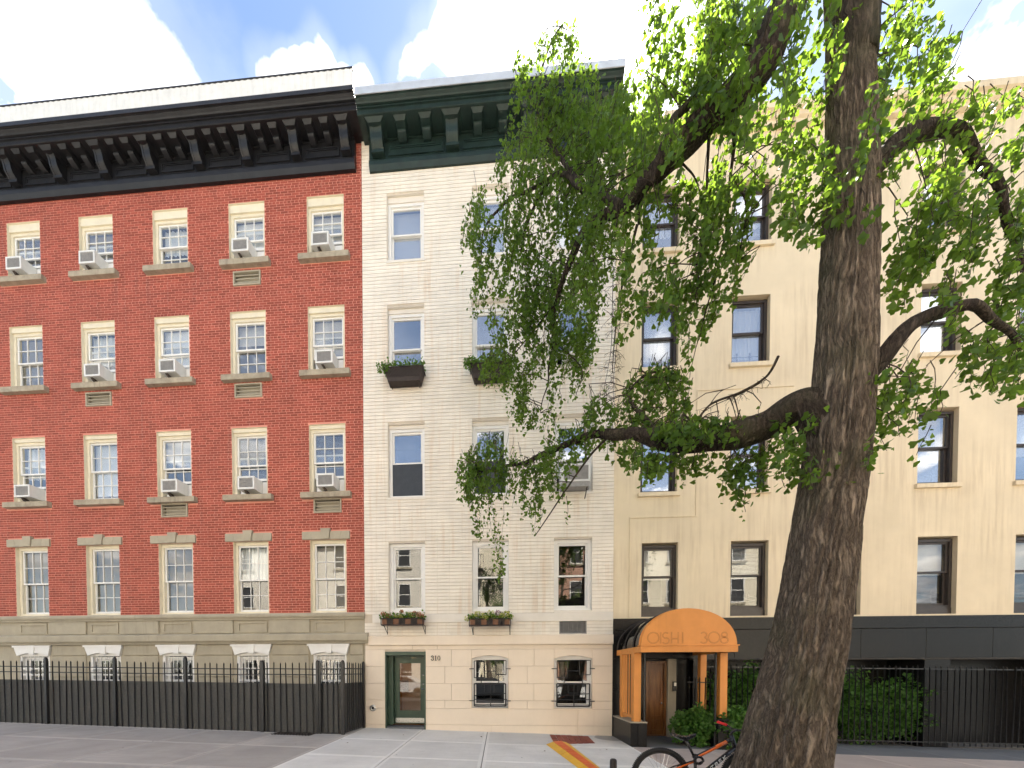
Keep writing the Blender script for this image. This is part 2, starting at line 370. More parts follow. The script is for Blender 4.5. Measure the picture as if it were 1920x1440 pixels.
def glassmat(name, tint, ior, wav=.35):
    k = NT(name); p = k.pos()
    nB = k.noise(k.scaled(p, (1.6, 1, .9)), 1.3, 2, .5)
    bn = k.n('ShaderNodeBump'); k.l(nB, bn.inputs['Height']); bn.inputs['Strength'].default_value = wav; bn.inputs['Distance'].default_value = .012
    tr = k.n('ShaderNodeBsdfTransparent'); tr.inputs[0].default_value = (*tint, 1)
    gl = k.n('ShaderNodeBsdfGlossy'); gl.inputs['Roughness'].default_value = .0; gl.inputs['Color'].default_value = (1, 1, 1, 1); k.l(bn.outputs[0], gl.inputs['Normal'])
    ge = k.n('ShaderNodeNewGeometry'); dp = k.n('ShaderNodeVectorMath', operation='DOT_PRODUCT'); k.l(ge.outputs['Incoming'], dp.inputs[0]); k.l(ge.outputs['Normal'], dp.inputs[1])
    q = k.math('POWER', k.math('SUBTRACT', 1.0, k.math('ABSOLUTE', dp.outputs['Value']), True), 5.0)
    fr = k.math('ADD', k.math('MULTIPLY', q, 1 - ior), ior)
    mx = k.n('ShaderNodeMixShader'); k.l(fr, mx.inputs[0]); k.l(tr.outputs[0], mx.inputs[1]); k.l(gl.outputs[0], mx.inputs[2])
    k.l(mx.outputs[0], k.out.inputs[0]); return k.m
M['glass'] = glassmat('window_glass', (.95, .96, .96), .36, .05)
M['glass_old'] = glassmat('old_window_glass', (.95, .96, .95), .16, .08)
M['glass_low'] = glassmat('ground_floor_glass', (.95, .96, .95), .075, .06)
M['glass_door'] = glassmat('door_glass', (.96, .96, .96), .045, .05)
M['glass_dark'] = glassmat('canopy_smoked_glass', (.16, .16, .17), .06, .1)

def woodmat():
    k = NT('varnished_wood'); p = k.pos()
    g = k.noise(k.scaled(p, (22, 22, 1.6)), 1.0, 6, .6); g2 = k.noise(p, 2.2, 3)
    c = k.mix(k.ramp(g, .35, .68), (.16, .060, .018), (.33, .15, .045)); c = k.mix(k.ramp(g2, .3, .7, 0, .4), c, (.10, .035, .012))
    k.bsdf(c, .35, 0, .5, g, .1, .003); return k.m
M['wood_door'] = woodmat()

def leafmat(name, col, tcol, var=.35):
    k = NT(name); p = k.pos()
    at = k.n('ShaderNodeAttribute', attribute_name='rnd').outputs['Fac']
    big = k.noise(p, 1.5, 3, .6); c = k.mix(at, tuple(x * (1 - var) for x in col), tuple(min(1, x * (1 + var)) for x in col)); c = k.mix(k.ramp(big, .35, .68, 0, .4), c, (col[0] * 1.5, col[1] * 1.15, col[2] * .8))
    t = k.mix(at, tuple(x * (1 - var * .6) for x in tcol), tuple(min(1, x * (1 + var * .5)) for x in tcol))
    d = k.n('ShaderNodeBsdfPrincipled'); k.l(c, d.inputs['Base Color']); d.inputs['Roughness'].default_value = .45; d.inputs['Specular IOR Level'].default_value = .25
    tl = k.n('ShaderNodeBsdfTranslucent'); k.l(t, tl.inputs[0])
    mx = k.n('ShaderNodeMixShader'); mx.inputs[0].default_value = .47; k.l(d.outputs[0], mx.inputs[1]); k.l(tl.outputs[0], mx.inputs[2])
    k.l(mx.outputs[0], k.out.inputs[0]); return k.m
M['ginkgo'] = leafmat('ginkgo_leaf', (.042, .092, .021), (.25, .40, .035))
M['ivy'] = leafmat('ivy_leaf', (.075, .175, .038), (.14, .28, .04))
M['boxleaf'] = leafmat('box_plant_leaf', (.10, .19, .030), (.16, .30, .03))
def barkmat(name, a, b):
    k = NT(name); p = k.pos()
    n0 = k.noise(p, 3.0, 3, .5); cv = k.n('ShaderNodeVectorMath', operation='ADD'); k.l(k.scaled(p, (19, 19, 2.6)), cv.inputs[0])
    cc = k.n('ShaderNodeCombineXYZ'); k.l(k.math('MULTIPLY', n0, 2.2), cc.inputs[0]); k.l(k.math('MULTIPLY', n0, -2.0), cc.inputs[1]); k.l(cc.outputs[0], cv.inputs[1])
    n1 = k.noise(cv.outputs[0], 1.0, 6, .62)
    rid = k.math('ABSOLUTE', k.math('SUBTRACT', n1, .5)); fine = k.noise(p, 70, 3, .7); n2 = k.noise(p, 1.6, 4)
    h = k.ramp(rid, 0, .16)
    c = k.mix(h, a, b); c = k.mix(k.ramp(fine, .4, .75, 0, .5), c, tuple(x * .55 for x in b)); c = k.mix(k.ramp(n2, .48, .70, 0, .35), c, (.12, .125, .065))
    hh = k.math('ADD', h, k.math('MULTIPLY', fine, .35))
    k.bsdf(c, .92, 0, .15, hh, 1.0, .03); return k.m
def glowmat(name, col, e):
    k = NT(name); em = k.n('ShaderNodeEmission'); em.inputs[0].default_value = (*col, 1); em.inputs[1].default_value = e; k.l(em.outputs[0], k.out.inputs[0]); return k.m
M['lamp_glow'] = glowmat('lit_lamp_globe', (1.0, .62, .28), 1.6)
M['lamp_glow2'] = glowmat('lit_lamp_shade', (1.0, .55, .22), .9)
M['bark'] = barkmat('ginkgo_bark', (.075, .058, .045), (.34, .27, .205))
M['shaded_limb_bark'] = barkmat('shaded_limb_bark', (.028, .022, .018), (.13, .10, .078))  # same bark as the trunk, with the limbs' backlit shade put into the colour
M['twig'] = simple('twig_bark', (.050, .036, .026), .9, var=.3, scale=12, bump=.3)

# ------------------------------------------------------------------ ground
def sheet(name, pts, mat, dz=0.0, z=None):
    m = MB(); m.face([(x, y, (gz(x, y) if z is None else z) + dz) for x, y in pts]); return m.build(name, M[mat])
g = MB()
g.face([(-300, -300, -.8), (300, -300, -.8), (300, 300, -.8), (-300, 300, -.8)])
tag(g.build('ground', M['asphalt']), kind='structure')
# road and far sidewalk
tag(MB().hexa([(-60, -15.2, -.9), (60, -15.2, -.9), (60, -6.35, -.9), (-60, -6.35, -.9), (-60, -15.2, -.02 + 1.48), (60, -15.2, -.02 - 1.48), (60, -6.35, -.02 - 1.48), (-60, -6.35, -.02 + 1.48)]).build('road', M['asphalt']), kind='structure')
tag(MB().hexa([(-60, -19.3, -.9), (60, -19.3, -.9), (60, -15.2, -.9), (-60, -15.2, -.9), (-60, -19.3, .12 + 1.48), (60, -19.3, .12 - 1.48), (60, -15.2, .12 - 1.48), (-60, -15.2, .12 + 1.48)]).build('sidewalk_far', M['concrete']), kind='structure')
# near sidewalk: joint bed + slabs
def gbox(m, x0, x1, y0, y1, top, bot):
    return m.hexa([(x, y, gz(x, y) + bot) for x, y in ((x0, y0), (x1, y0), (x1, y1), (x0, y1))] + [(x, y, gz(x, y) + top) for x, y in ((x0, y0), (x1, y0), (x1, y1), (x0, y1))])
bed = gbox(MB(), -60, 60, -6.2, 3.0, -.012, -.9).build('sidewalk', M['concrete_joint']); tag(bed, kind='structure')
tag(gbox(MB(), -60, 60, -6.35, -6.2, 0.0, -.9).build('kerb', M['concrete_old']), kind='structure')
def slab(x0, x1, y0, y1, mat, gap=.008):
    m = MB(); c = .006; x0 += gap; x1 -= gap; y0 += gap; y1 -= gap
    gbox(m, x0, x1, y0, y1, -c, -.05)
    q = [(x0, y0), (x1, y0), (x1, y1), (x0, y1)]; r = [(x0 + c, y0 + c), (x1 - c, y0 + c), (x1 - c, y1 - c), (x0 + c, y1 - c)]
    m.face([(x, y, gz(x, y)) for x, y in r])
    for i in range(4):
        j = (i + 1) % 4
        m.face([(q[i][0], q[i][1], gz(*q[i]) - c), (q[j][0], q[j][1], gz(*q[j]) - c), (r[j][0], r[j][1], gz(*r[j])), (r[i][0], r[i][1], gz(*r[i]))])
    return m.build('slab', M[mat], bed)
XB = (-3.66, 2.99)
ys = [-6.2, -4.75, -3.25, -1.62, -.0]
for xa, xb_ in ((-3.66, -2.06), (-2.06, -.30), (-.30, 1.40), (1.40, 3.02)):
    for i in range(4): slab(xa, xb_, ys[i], ys[i + 1], 'concrete')
for i, xa in enumerate([-3.66 - 1.75 * k for k in range(1, 9)]):
    for a, b in ((-6.2, -4.4), (-4.4, -2.7), (-2.7, -1.22), (-1.22, .4)): slab(xa, xa + 1.75, a, b, 'concrete_old')
for k in range(7):
    xa = 3.02 + 1.6 * k
    for a, b in ((-6.2, -4.6), (-4.6, -3.0), (-3.0, -1.40)): slab(xa, xa + 1.6, a, b, 'concrete_pink')
for xa, xb_ in ((3.45, 4.28), (4.28, 5.02)): slab(xa, xb_, -1.40, .30, 'slate')
for k in range(5): slab(5.02 + 1.6 * k, 5.02 + 1.6 * k + 1.6, -1.40, .0, 'slate')

# ------------------------------------------------------------------ wall / brick tools
def wall_shell(x0, x1, z0, z1, holes, yf, depth):
    """front skin with rectangular holes plus the reveals of each hole"""
    m = MB()
    xs = sorted({x0, x1, *[h[0] for h in holes], *[h[1] for h in holes]}); zs = sorted({z0, z1, *[h[2] for h in holes], *[h[3] for h in holes]})
    xs = [x for x in xs if x0 <= x <= x1]; zs = [z for z in zs if z0 <= z <= z1]
    for i in range(len(xs) - 1):
        for j in range(len(zs) - 1):
            cx, cz = (xs[i] + xs[i + 1]) / 2, (zs[j] + zs[j + 1]) / 2
            if any(h[0] < cx < h[1] and h[2] < cz < h[3] for h in holes): continue
            m.face([(xs[i], yf, zs[j]), (xs[i + 1], yf, zs[j]), (xs[i + 1], yf, zs[j + 1]), (xs[i], yf, zs[j + 1])])
    return m
def reveals(holes, yf, depth, z0=-9):
    m = MB()
    for a, b, c, d in holes:
        m.face([(a, yf, c), (a, yf, d), (a, yf + depth, d), (a, yf + depth, c)]); m.face([(b, yf, d), (b, yf, c), (b, yf + depth, c), (b, yf + depth, d)])
        m.face([(a, yf, d), (b, yf, d), (b, yf + depth, d), (a, yf + depth, d)])
        if c > z0: m.face([(b, yf, c), (a, yf, c), (a, yf + depth, c), (b, yf + depth, c)])
    return m
def course_intervals(x0, x1, za, zb, holes):
    iv = [(x0, x1)]
    for h in holes:
        if h[2] < zb - .01 and h[3] > za + .01:
            nv = []
            for a, b in iv:
                if h[1] <= a or h[0] >= b: nv.append((a, b)); continue
                if h[0] > a: nv.append((a, h[0]))
                if h[1] < b: nv.append((h[1], b))
            iv = nv
    return iv
def lay_bricks(parent, x0, x1, z0, z1, ch, bl, joint, yf, proud, holes, mat, bond, frame, header_every=6, cham=.003, limit=300, vj=None):
    vj = joint if vj is None else vj
    bricks = []; n = int(round((z1 - z0) / ch)); ch = (z1 - z0) / n
    for i in range(n):
        za, zb = z0 + i * ch + joint / 2, z0 + (i + 1) * ch - joint / 2
        hdr = header_every and i % header_every == header_every - 1
        L = bl / 2 if hdr else bl
        off = {'stack': 0, 'running': (L / 2 if i % 2 else 0)}[bond] + (L * .25 if hdr else 0)
        for a, b in course_intervals(x0, x1, za, zb, holes):
            k = math.floor((a - x0 - off) / L)
            while True:
                xa, xb_ = x0 + off + k * L, x0 + off + (k + 1) * L; k += 1
                if xa >= b: break
                xa, xb_ = max(xa, a) + vj / 2, min(xb_, b) - vj / 2
                if xb_ - xa < .025: continue
                bricks.append((xa, xb_, za, zb))
    fx0, fx1 = frame
    def rank(q):
        cx, cz = (q[0] + q[1]) / 2, (q[2] + q[3]) / 2
        ok = fx0 < cx < fx1 and (q[1] - q[0]) > bl * .8
        return (0 if ok else 1, (cx) ** 2 + 10.05 ** 2 + (cz - 1.75) ** 2)
    bricks.sort(key=rank); cache = {}
    for q in bricks[:limit]:
        key = (round(q[1] - q[0], 3), round(q[3] - q[2], 4))
        if key not in cache:
            w, h = key; cache[key] = MB().cbox(-w / 2, w / 2, -proud, .004, -h / 2, h / 2, cham).mesh('brick'); cache[key].materials.append(M[mat])
        o = link('brick', cache[key], None, parent); o.location = ((q[0] + q[1]) / 2, yf - random.uniform(0, .0015), (q[2] + q[3]) / 2)
    m = MB()
    for q in bricks[limit:]:
        m.cr = random.random(); y0 = yf - proud - random.uniform(-.0012, .0012)
        x0_, x1_, z0_, z1_ = q; y1 = yf + .004
        m.face([(x0_, y0, z0_), (x1_, y0, z0_), (x1_, y0, z1_), (x0_, y0, z1_)])
        m.face([(x0_, y1, z0_), (x1_, y1, z0_), (x1_, y0, z0_), (x0_, y0, z0_)]); m.face([(x0_, y0, z1_), (x1_, y0, z1_), (x1_, y1, z1_), (x0_, y1, z1_)])
        m.face([(x0_, y1, z0_), (x0_, y0, z0_), (x0_, y0, z1_), (x0_, y1, z1_)]); m.face([(x1_, y0, z0_), (x1_, y1, z0_), (x1_, y1, z1_), (x1_, y0, z1_)])
    tag(m.build('brickwork', M[mat], parent), kind='stuff')

# ------------------------------------------------------------------ windows
def window(par, x0, x1, z0, z1, yg, frame='white_paint', casing=None, fw=.055, sw=.045, split=.5, mun=(0, 0), glass='glass', back='room', upper_back=None, sill=None, screen=False, gap=None, blind=None, name='window', drop=1.0):
    """double-hung sash window standing at depth yg in the opening x0..x1, z0..z1"""
    m = MB().ring(x0, x1, yg - .05, yg + .09, z0, z1, fw, fw * .9, fw)
    w = m.build(name, M[casing or frame], par)
    a, b, c, d = x0 + fw, x1 - fw, z0 + fw * .9, z1 - fw
    zm = c + (d - c) * (1 - split)
    up = MB().ring(a, b, yg - .012, yg + .022, zm - .02, d, sw, .04, sw)
    lowz = c if gap is None else c + gap
    lo = MB().ring(a, b, yg + .03, yg + .064, lowz, zm + .025 + (0 if gap is None else gap * .55), sw, .065, .04)
    def bars(mm, xa, xb_, za, zb, y, nx, nz_):
        for i in range(1, nx): x = xa + (xb_ - xa) * i / nx; mm.box(x - .009, x + .009, y - .006, y + .012, za, zb)
        for j in range(1, nz_):
            z = za + (zb - za) * j / nz_
            for i in range(nx): mm.box(xa + (xb_ - xa) * i / nx + (.009 if i else 0), xa + (xb_ - xa) * (i + 1) / nx - (.009 if i < nx - 1 else 0), y - .005, y + .011, z - .009, z + .009)
    zt = zm + .025 + (0 if gap is None else gap * .55)
    if mun[0]: bars(up, a + sw, b - sw, zm + .02, d - sw, yg - .004, *mun); bars(lo, a + sw, b - sw, lowz + .065, zt - .04, yg + .038, *mun)
    up.build('upper_sash', M[frame], w); lo.build('lower_sash', M[frame], w)
    MB().box(a + sw - .005, b - sw + .005, yg + .008, yg + .012, zm + .015, d - sw + .005).build('pane', M[glass], w)
    MB().box(a + sw - .005, b - sw + .005, yg + .050, yg + .054, lowz + .06, zt - .035).build('pane', M[glass], w)
    if screen: MB().box(a + .004, b - .004, yg - .010, yg - .006, c, zm - .022).ring(a + .002, b - .002, yg - .016, yg - .011, c, zm - .021, .022).build('insect_screen', M['screen'], w)
    # room behind
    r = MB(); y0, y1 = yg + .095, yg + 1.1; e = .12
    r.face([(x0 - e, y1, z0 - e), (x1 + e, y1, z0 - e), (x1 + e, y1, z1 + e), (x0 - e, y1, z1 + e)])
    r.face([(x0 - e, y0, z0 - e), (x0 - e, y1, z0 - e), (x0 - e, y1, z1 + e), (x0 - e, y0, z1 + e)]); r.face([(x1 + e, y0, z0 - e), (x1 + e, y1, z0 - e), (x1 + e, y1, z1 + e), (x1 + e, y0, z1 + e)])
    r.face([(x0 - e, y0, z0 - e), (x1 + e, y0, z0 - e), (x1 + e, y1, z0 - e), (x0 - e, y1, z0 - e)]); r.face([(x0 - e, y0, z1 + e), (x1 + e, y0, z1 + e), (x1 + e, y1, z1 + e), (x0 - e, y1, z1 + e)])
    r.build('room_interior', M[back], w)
    if blind:
        zb = d - (d - c) * drop; bm_ = MB()
        if blind == 'curtain':
            n = 26; pts = [(a + (b - a) * i / n, yg + .15 + .022 * math.sin(i * 1.9 + x0 * 7) + .01 * math.sin(i * .7)) for i in range(n + 1)]
            for i in range(n): bm_.face([(pts[i][0], pts[i][1], zb), (pts[i + 1][0], pts[i + 1][1], zb), (pts[i + 1][0], pts[i + 1][1], d), (pts[i][0], pts[i][1], d)])
        elif blind == 'slats':
            z = d - .02
            while z > zb: bm_.hexa([(a, yg + .13, z - .016), (b, yg + .13, z - .016), (b, yg + .15, z), (a, yg + .15, z), (a, yg + .13, z - .013), (b, yg + .13, z - .013), (b, yg + .15, z + .003), (a, yg + .15, z + .003)]); z -= .034
        else: bm_.box(a, b, yg + .125, yg + .13, zb, d)
        bm_.build('blind' if blind != 'curtain' else 'curtain', M[{'curtain': 'curtain', 'slats': 'blind_white'}.get(blind, blind)], w)
    if sill: MB().hexa([(x0 - sill[0], sill[3], z0 - sill[1]), (x1 + sill[0], sill[3], z0 - sill[1]), (x1 + sill[0], yg - .0501, z0 - sill[1]), (x0 - sill[0], yg - .0501, z0 - sill[1]), (x0 - sill[0], sill[3], z0 - .012), (x1 + sill[0], sill[3], z0 - .012), (x1 + sill[0], yg - .0501, z0 - .001), (x0 - sill[0], yg - .0501, z0 - .001)]).build('sill', M[sill[2]], w)
    return w
def ac_unit(label, cx, z, y_front, w=.52, h=.36, depth=.42, tilt=.06, slatted=True, group=None, mat='ac_white'):
    t = thing('air_conditioner', label, 'air conditioner', (cx, y_front, z), group)
    y0, y1 = y_front, y_front + depth; dz = tilt
    x0, x1 = cx - w / 2, cx + w / 2
    c = MB(); c.hexa([(x0, y0 + .012, z), (x1, y0 + .012, z), (x1, y1, z + dz), (x0, y1, z + dz), (x0, y0 + .012, z + h), (x1, y0 + .012, z + h), (x1, y1, z + h + dz), (x0, y1, z + h + dz)]); c.build('casing', M[mat], t)
    MB().ring(x0 - .003, x1 + .003, y0 - .012, y0 + .0118, z - .003, z + h + .003, .045).build('grille_frame', M[mat], t)
    gm = MB(); n = 12
    gm.box(x0 + .043, x1 - .043, y0 + .006, y0 + .0115, z + .043, z + h - .043)
    for i in range(n):
        zz_ = z + .05 + (h - .1) * i / n; gm.box(x0 + .0435, x1 - .0435, y0 - .004, y0 + .0055, zz_, zz_ + (h - .1) / n * .45)
    for i in range(1, 9):
        x = x0 + w * i / 9; gm.box(x - .003, x + .003, y0 - .007, y0 - .0042, z + .044, z + h - .044)
    gm.build('grille', M['ac_grille'], t)
    return t, (x0, x1, z, z + h)

# ------------------------------------------------------------------ cornice
def cornice(par, x0, x1, zb, zt, proj, mat, big, small, flash, fl_mat, ovl=0.0, ovr=0.0, name='cornice'):
    H = zt - zb; f = lambda t: zb + H * t
    prof = [(.05, f(0)), (-.06, f(0)), (-.075, f(.03)), (-.11, f(.10)), (-.115, f(.20)), (-.10, f(.235)), (-.085, f(.26)), (-.085, f(.655)), (-.12, f(.66)), (-.12, f(.685)), (-.09, f(.688)), (-.09, f(.70)),
            (-.10, f(.701)), (-proj * .76, f(.702)), (-proj * .78, f(.71)), (-proj * .78, f(.79)), (-proj * .785, f(.80)), (-proj * .83, f(.803)), (-proj * .83, f(.825)), (-proj * .815, f(.83)), (-proj * .815, f(.845)), (-proj * .875, f(.85)), (-proj * .90, f(.875)), (-proj * .955, f(.90)), (-proj * .965, f(.905)), (-proj * .965, f(.925)), (-proj, f(.93)), (-proj, f(.985)), (-proj + .05, f(1.0)), (.05, f(1.06))]
    lo = prof[:12] + [(.05, f(.70))]; hi = [(.05, f(.7002))] + [(-.092, f(.7002))] + prof[12:]
    c = MB().prismx(lo, x0, x1).prismx(hi, x0 - ovl, x1 + ovr).build(name, M[mat], par)
    def bracket(xc, w, ztop, zbot, yo, yi, nm, fancy):
        m = MB()
        # S-curved scroll profile
        pts = [(-.084, ztop)]; n = 14
        for i in range(n + 1):
            t = i / n; z = ztop + (zbot - ztop) * t
            y = yo + (yi - yo) * (t ** 1.25) + .035 * math.sin(t * math.pi * 2.0) * (1 if fancy else 1.4)
            pts.append((y, z))
        pts.append((-.084, zbot)); m.prismx(pts, xc - w / 2, xc + w / 2)
        if fancy:   # raised side fillets and foot block
            for s_ in (-1, 1):
                xa = xc + s_ * w * .40; m.prismx([(p[0] - .014 if 0 < k < len(pts) - 1 else p[0], p[1]) for k, p in enumerate(pts)], xa - w * .10 + .0007, xa + w * .10 + .0011)
            m.box(xc - w * .56, xc + w * .56, yi - .055, -.0845, zbot - .035, zbot + .06)
        o = m.build(nm, M[mat], c)
        cap = MB(); cap.hexa([(xc - w * .55, yo - .02, ztop - .075), (xc + w * .55, yo - .02, ztop - .075), (xc + w * .55, -.089, ztop - .075), (xc - w * .55, -.089, ztop - .075),
                              (xc - w * .82, yo - .075, ztop - .001), (xc + w * .82, yo - .075, ztop - .001), (xc + w * .82, -.089, ztop - .001), (xc - w * .82, -.089, ztop - .001)])
        cap.build('bracket_cap', M[mat], c)
    for xb_, w in big: bracket(xb_, w, f(.7005), f(.30), -proj * .62, -.16, 'bracket', True)
    for xs_, w in small: bracket(xs_, w, f(.7005), f(.53), -proj * .60, -.15, 'modillion', False)
    bs = sorted(b[0] for b in big)
    for a, b in zip(bs[:-1], bs[1:]):
        hw = big[0][1] / 2; xa, xb_ = a + hw + .10, b - hw - .10
        MB().ring(xa, xb_, -.112, -.0845, f(.285), f(.52), .04).ring(xa + .045, xb_ - .045, -.100, -.0846, f(.285) + .045, f(.52) - .045, .025).build('frieze_panel', M[mat], c)
    MB().prismx([(-proj - .018, f(.925)), (-proj - .018, f(1.0) + flash), (-proj + .06, f(1.0) + flash + .01), (.05, f(1.07) + flash), (.05, f(1.062)), (-proj + .05, f(1.002)), (-proj - .002, f(.987)), (-proj - .002, f(.925))], x0 - .004 - ovl, x1 + .004 + ovr).build('flashing', M[fl_mat], c)
    return c

# ------------------------------------------------------------------ WHITE TOWN HOUSE
WX0, WX1 = -3.66, 2.992
colA, colB, colC = (-2.972, -1.985), (-.709, .262), (1.458, 2.442)
rows = [(12.76, 14.469), (9.78, 11.531), (6.50, 8.447), (3.40, 5.273)]
wh = thing('town_house', 'white painted brick town house with green-black cornice and dark green door, number 310', 'town house', (-.33, 0, .2))
holes = [(c[0], c[1], r[0], r[1]) for r in rows for c in (colA, colB, colC)]
zF = 2.523                         # top of ashlar / band
doorH = (-3.103, -1.985, .0, 2.331)
gB, gC = (-.722, .255), (1.472, 2.462)
gh = [doorH, (gB[0], gB[1], .80, 2.30), (gC[0], gC[1], .79, 2.29)]
acg = (1.60, 2.315, 2.785, 3.165)
wall_shell(WX0, WX1, zF, 15.93, holes + [acg], 0.0, .2).build('wall', M['white_mortar'], wh)
[reveals([h], 0.0, .17).build('window_reveal', M['trim_cream'], wh) for h in holes + [acg]]
# string courses
bandz = [(2.523, 2.765), (3.115, 3.345)]
lay_bricks(wh, WX0, WX1, bandz[0][1], bandz[1][0], .0875, .335, .011, 0.0, .013, holes + [acg], 'white_brick', 'stack', (WX0, WX1), 0, limit=60, vj=.0020)
lay_bricks(wh, WX0, WX1, bandz[1][1], 15.92, .0935, .335, .0125, 0.0, .014, holes + [(colA[0], colA[1], 3.3, 3.42), (colB[0], colB[1], 3.3, 3.42), (colC[0], colC[1], 3.3, 3.42)], 'white_brick', 'stack', (WX0, WX1), 0, limit=240, vj=.0018)
MB().prismx([(.01, bandz[0][0] - .02), (-.055, bandz[0][0] - .02), (-.06, bandz[0][0]), (-.06, bandz[0][1] - .03), (-.03, bandz[0][1]), (.01, bandz[0][1])], WX0 + .10, WX1 - .002).build('string_course', M['ashlar'], wh)
m = MB()
for a, b in ((WX0 + .22, acg[0] - .0), (acg[0], WX1 - .003)): m.prismx([(.01, bandz[1][0]), (-.035, bandz[1][0]), (-.035, bandz[1][1] - .015), (-.02, bandz[1][1]), (.01, bandz[1][1])], a + (.0 if a < 0 else .0005), b)
m.build('string_course', M['trim_cream'], wh)
# ground floor ashlar
wall_shell(WX0, WX1, -.35, zF, gh, 0.022, .2).build('base_wall', M['ashlar_joint'], wh)
[reveals([h], .022, .15).build('window_reveal', M['ashlar'], wh) for h in gh[1:]]
zj = [-.30, .34, .785, 1.005, 1.465, 1.930, 2.385, 2.503]
for i in range(len(zj) - 1):
    za, zb = zj[i], zj[i + 1]
    for a, b in course_intervals(WX0, WX1, za, zb, [(h[0], h[1], h[2] - .0, h[3]) for h in gh]):
        if i < 2 and a > -2.2:      # large plain base slabs
            cuts = [a, 2.10, b] if b > 2.2 else [a, b]
            if i == 0: cuts = [a, -.2, 2.10, b] if a < -.3 else cuts
        elif b - a > 1.4: cuts = [a, a + (.92 if i % 2 else 1.32)] + ([a + 2.0] if b - a > 2.9 else []) + [b]
        elif b - a > .95: cuts = [a, (a + b) / 2 + (.08 if i % 2 else -.1), b]
        else: cuts = [a, b]
        # window heads and sides are split by the window holes themselves
        for p, q in zip(cuts[:-1], cuts[1:]):
            if q - p < .05: continue
            g_ = .003; MB().cbox(p + g_, q - g_, 0.0, .026, za + g_, zb - g_, .005).build('stone_block', M['ashlar'], wh)
# arched heads of the ground floor windows
for gx, zt_ in ((gB, 2.30), (gC, 2.29)):
    x0, x1 = gx; n = 14; zs_ = zt_ - .165; poly = [(x1 - .004, 2.381), (x1 - .004, zt_), (x1, zt_ - .001), (x1, zs_)][:0] + [(x1, 2.381), (x0, 2.381), (x0, zs_)] + [(x0 + (x1 - x0) * i / n, zs_ + .085 * (1 - (2 * i / n - 1) ** 2)) for i in range(1, n)] + [(x1, zs_)]
    MB().prism(poly, .0005, .16).build('arch_head', M['ashlar'], wh)
    MB().prism([(x0, .80 - .045), (x1, .80 - .045), (x1, .80), (x0, .80)], -.02, .17).build('sill', M['ashlar'], wh)
    w = window(wh, x0 + .002, x1 - .002, .802, zs_ + .075, .125, 'white_paint', fw=.06, back='room_dark', split=.50, glass='glass_low')
    # wrought iron guard made of overlapping rectangles
    gd = MB(); yy = -.035; r = .012
    def rect(xa, xb_, za, zb, y, rr=r):
        for p, q in (((xa, y, za), (xb_, y, za)), ((xb_, y, za), (xb_, y, zb)), ((xb_, y, zb), (xa, y, zb)), ((xa, y, zb), (xa, y, za))): gd.tube([p, q], rr, 6)
    X = lambda t: x0 + (x1 - x0) * t
    rect(X(.07), X(.34), 1.62, 2.07, yy - .02); rect(X(.66), X(.94), 1.70, 2.08, yy - .02); rect(X(.07), X(.93), .86, 1.46, yy, .018)
    gd.tube([(X(.07), yy, 1.14), (X(.93), yy, 1.20)], r, 6); gd.tube([(X(.07), yy, .90), (X(.93), yy, .90)], r, 6); gd.tube([(X(.52), yy, .86), (X(.52), yy, 1.46)], r, 6)
    gd.tube([(X(.07), yy, 1.04), (X(.97), yy, 1.04), (X(.97), yy, .89), (X(.90), yy, .89)], r, 6)
    rect(X(.36), X(.62), 1.22, 1.44, yy - .015); gd.tube([(X(.34), yy - .02, 1.80), (X(.66), yy - .02, 1.80)], r, 6)
    gd.tube([(X(.26), yy, 1.46), (X(.26), yy, 1.70)], r, 6); gd.tube([(X(.74), yy, 1.46), (X(.74), yy, 1.75)], r, 6)
    for zz_ in (1.86, 1.00):
        gd.tube([(X(.07), yy, zz_), (X(-.06), yy, zz_), (X(-.06), .01, zz_)], r, 6); gd.tube([(X(.93), yy, zz_), (X(1.06), yy, zz_), (X(1.06), .01, zz_)], r, 6)
    gd.build('window_guard', M['iron'], wh)
# upper windows of the white house
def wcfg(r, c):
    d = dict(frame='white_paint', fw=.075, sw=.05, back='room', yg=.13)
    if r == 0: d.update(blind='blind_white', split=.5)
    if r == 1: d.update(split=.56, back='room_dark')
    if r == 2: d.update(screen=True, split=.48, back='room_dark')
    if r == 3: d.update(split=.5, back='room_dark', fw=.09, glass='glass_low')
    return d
for ri, r in enumerate(rows):
    for ci, c in enumerate((colA, colB, colC)):
        d = wcfg(ri, ci)
        if ri == 2 and ci == 2: d.update(screen=False, split=.52, gap=.38)
        if ri == 1 and ci == 2: d.update(gap=.38)
        # header board above the sash, deeper on the upper floors
        head = {0: .14, 1: .11, 2: .09, 3: .0}[ri]
        if head: MB().box(c[0] + .001, c[1] - .001, .055, .20, r[1] - head, r[1] - .001).build('head_board', M['trim_cream'], wh)
        window(wh, c[0] + .002, c[1] - .002, r[0] + .002, r[1] - head - .001, **d, sill=(.03 if ri != 3 else -.002, .075, 'trim_cream', -.03))
cornice(wh, -3.43, 2.97, 15.05, 16.12, .72, 'green_black', [(-3.16, .30), (-1.20, .30), (.76, .30), (2.72, .30)], [(-2.50, .20), (-1.86, .20), (-.54, .20), (.10, .20), (1.42, .20), (2.06, .20)], .10, 'flashing', ovl=.14)
# roof and body behind the facade
MB().box(WX0, WX1, .06, 13, 15.2, 15.95).build('roof', M['roof_tar'], wh)
MB().box(WX0 + .002, WX1 - .002, 1.7, 13, -.4, 15.19).build('rear_body', M['white_mortar'], wh)
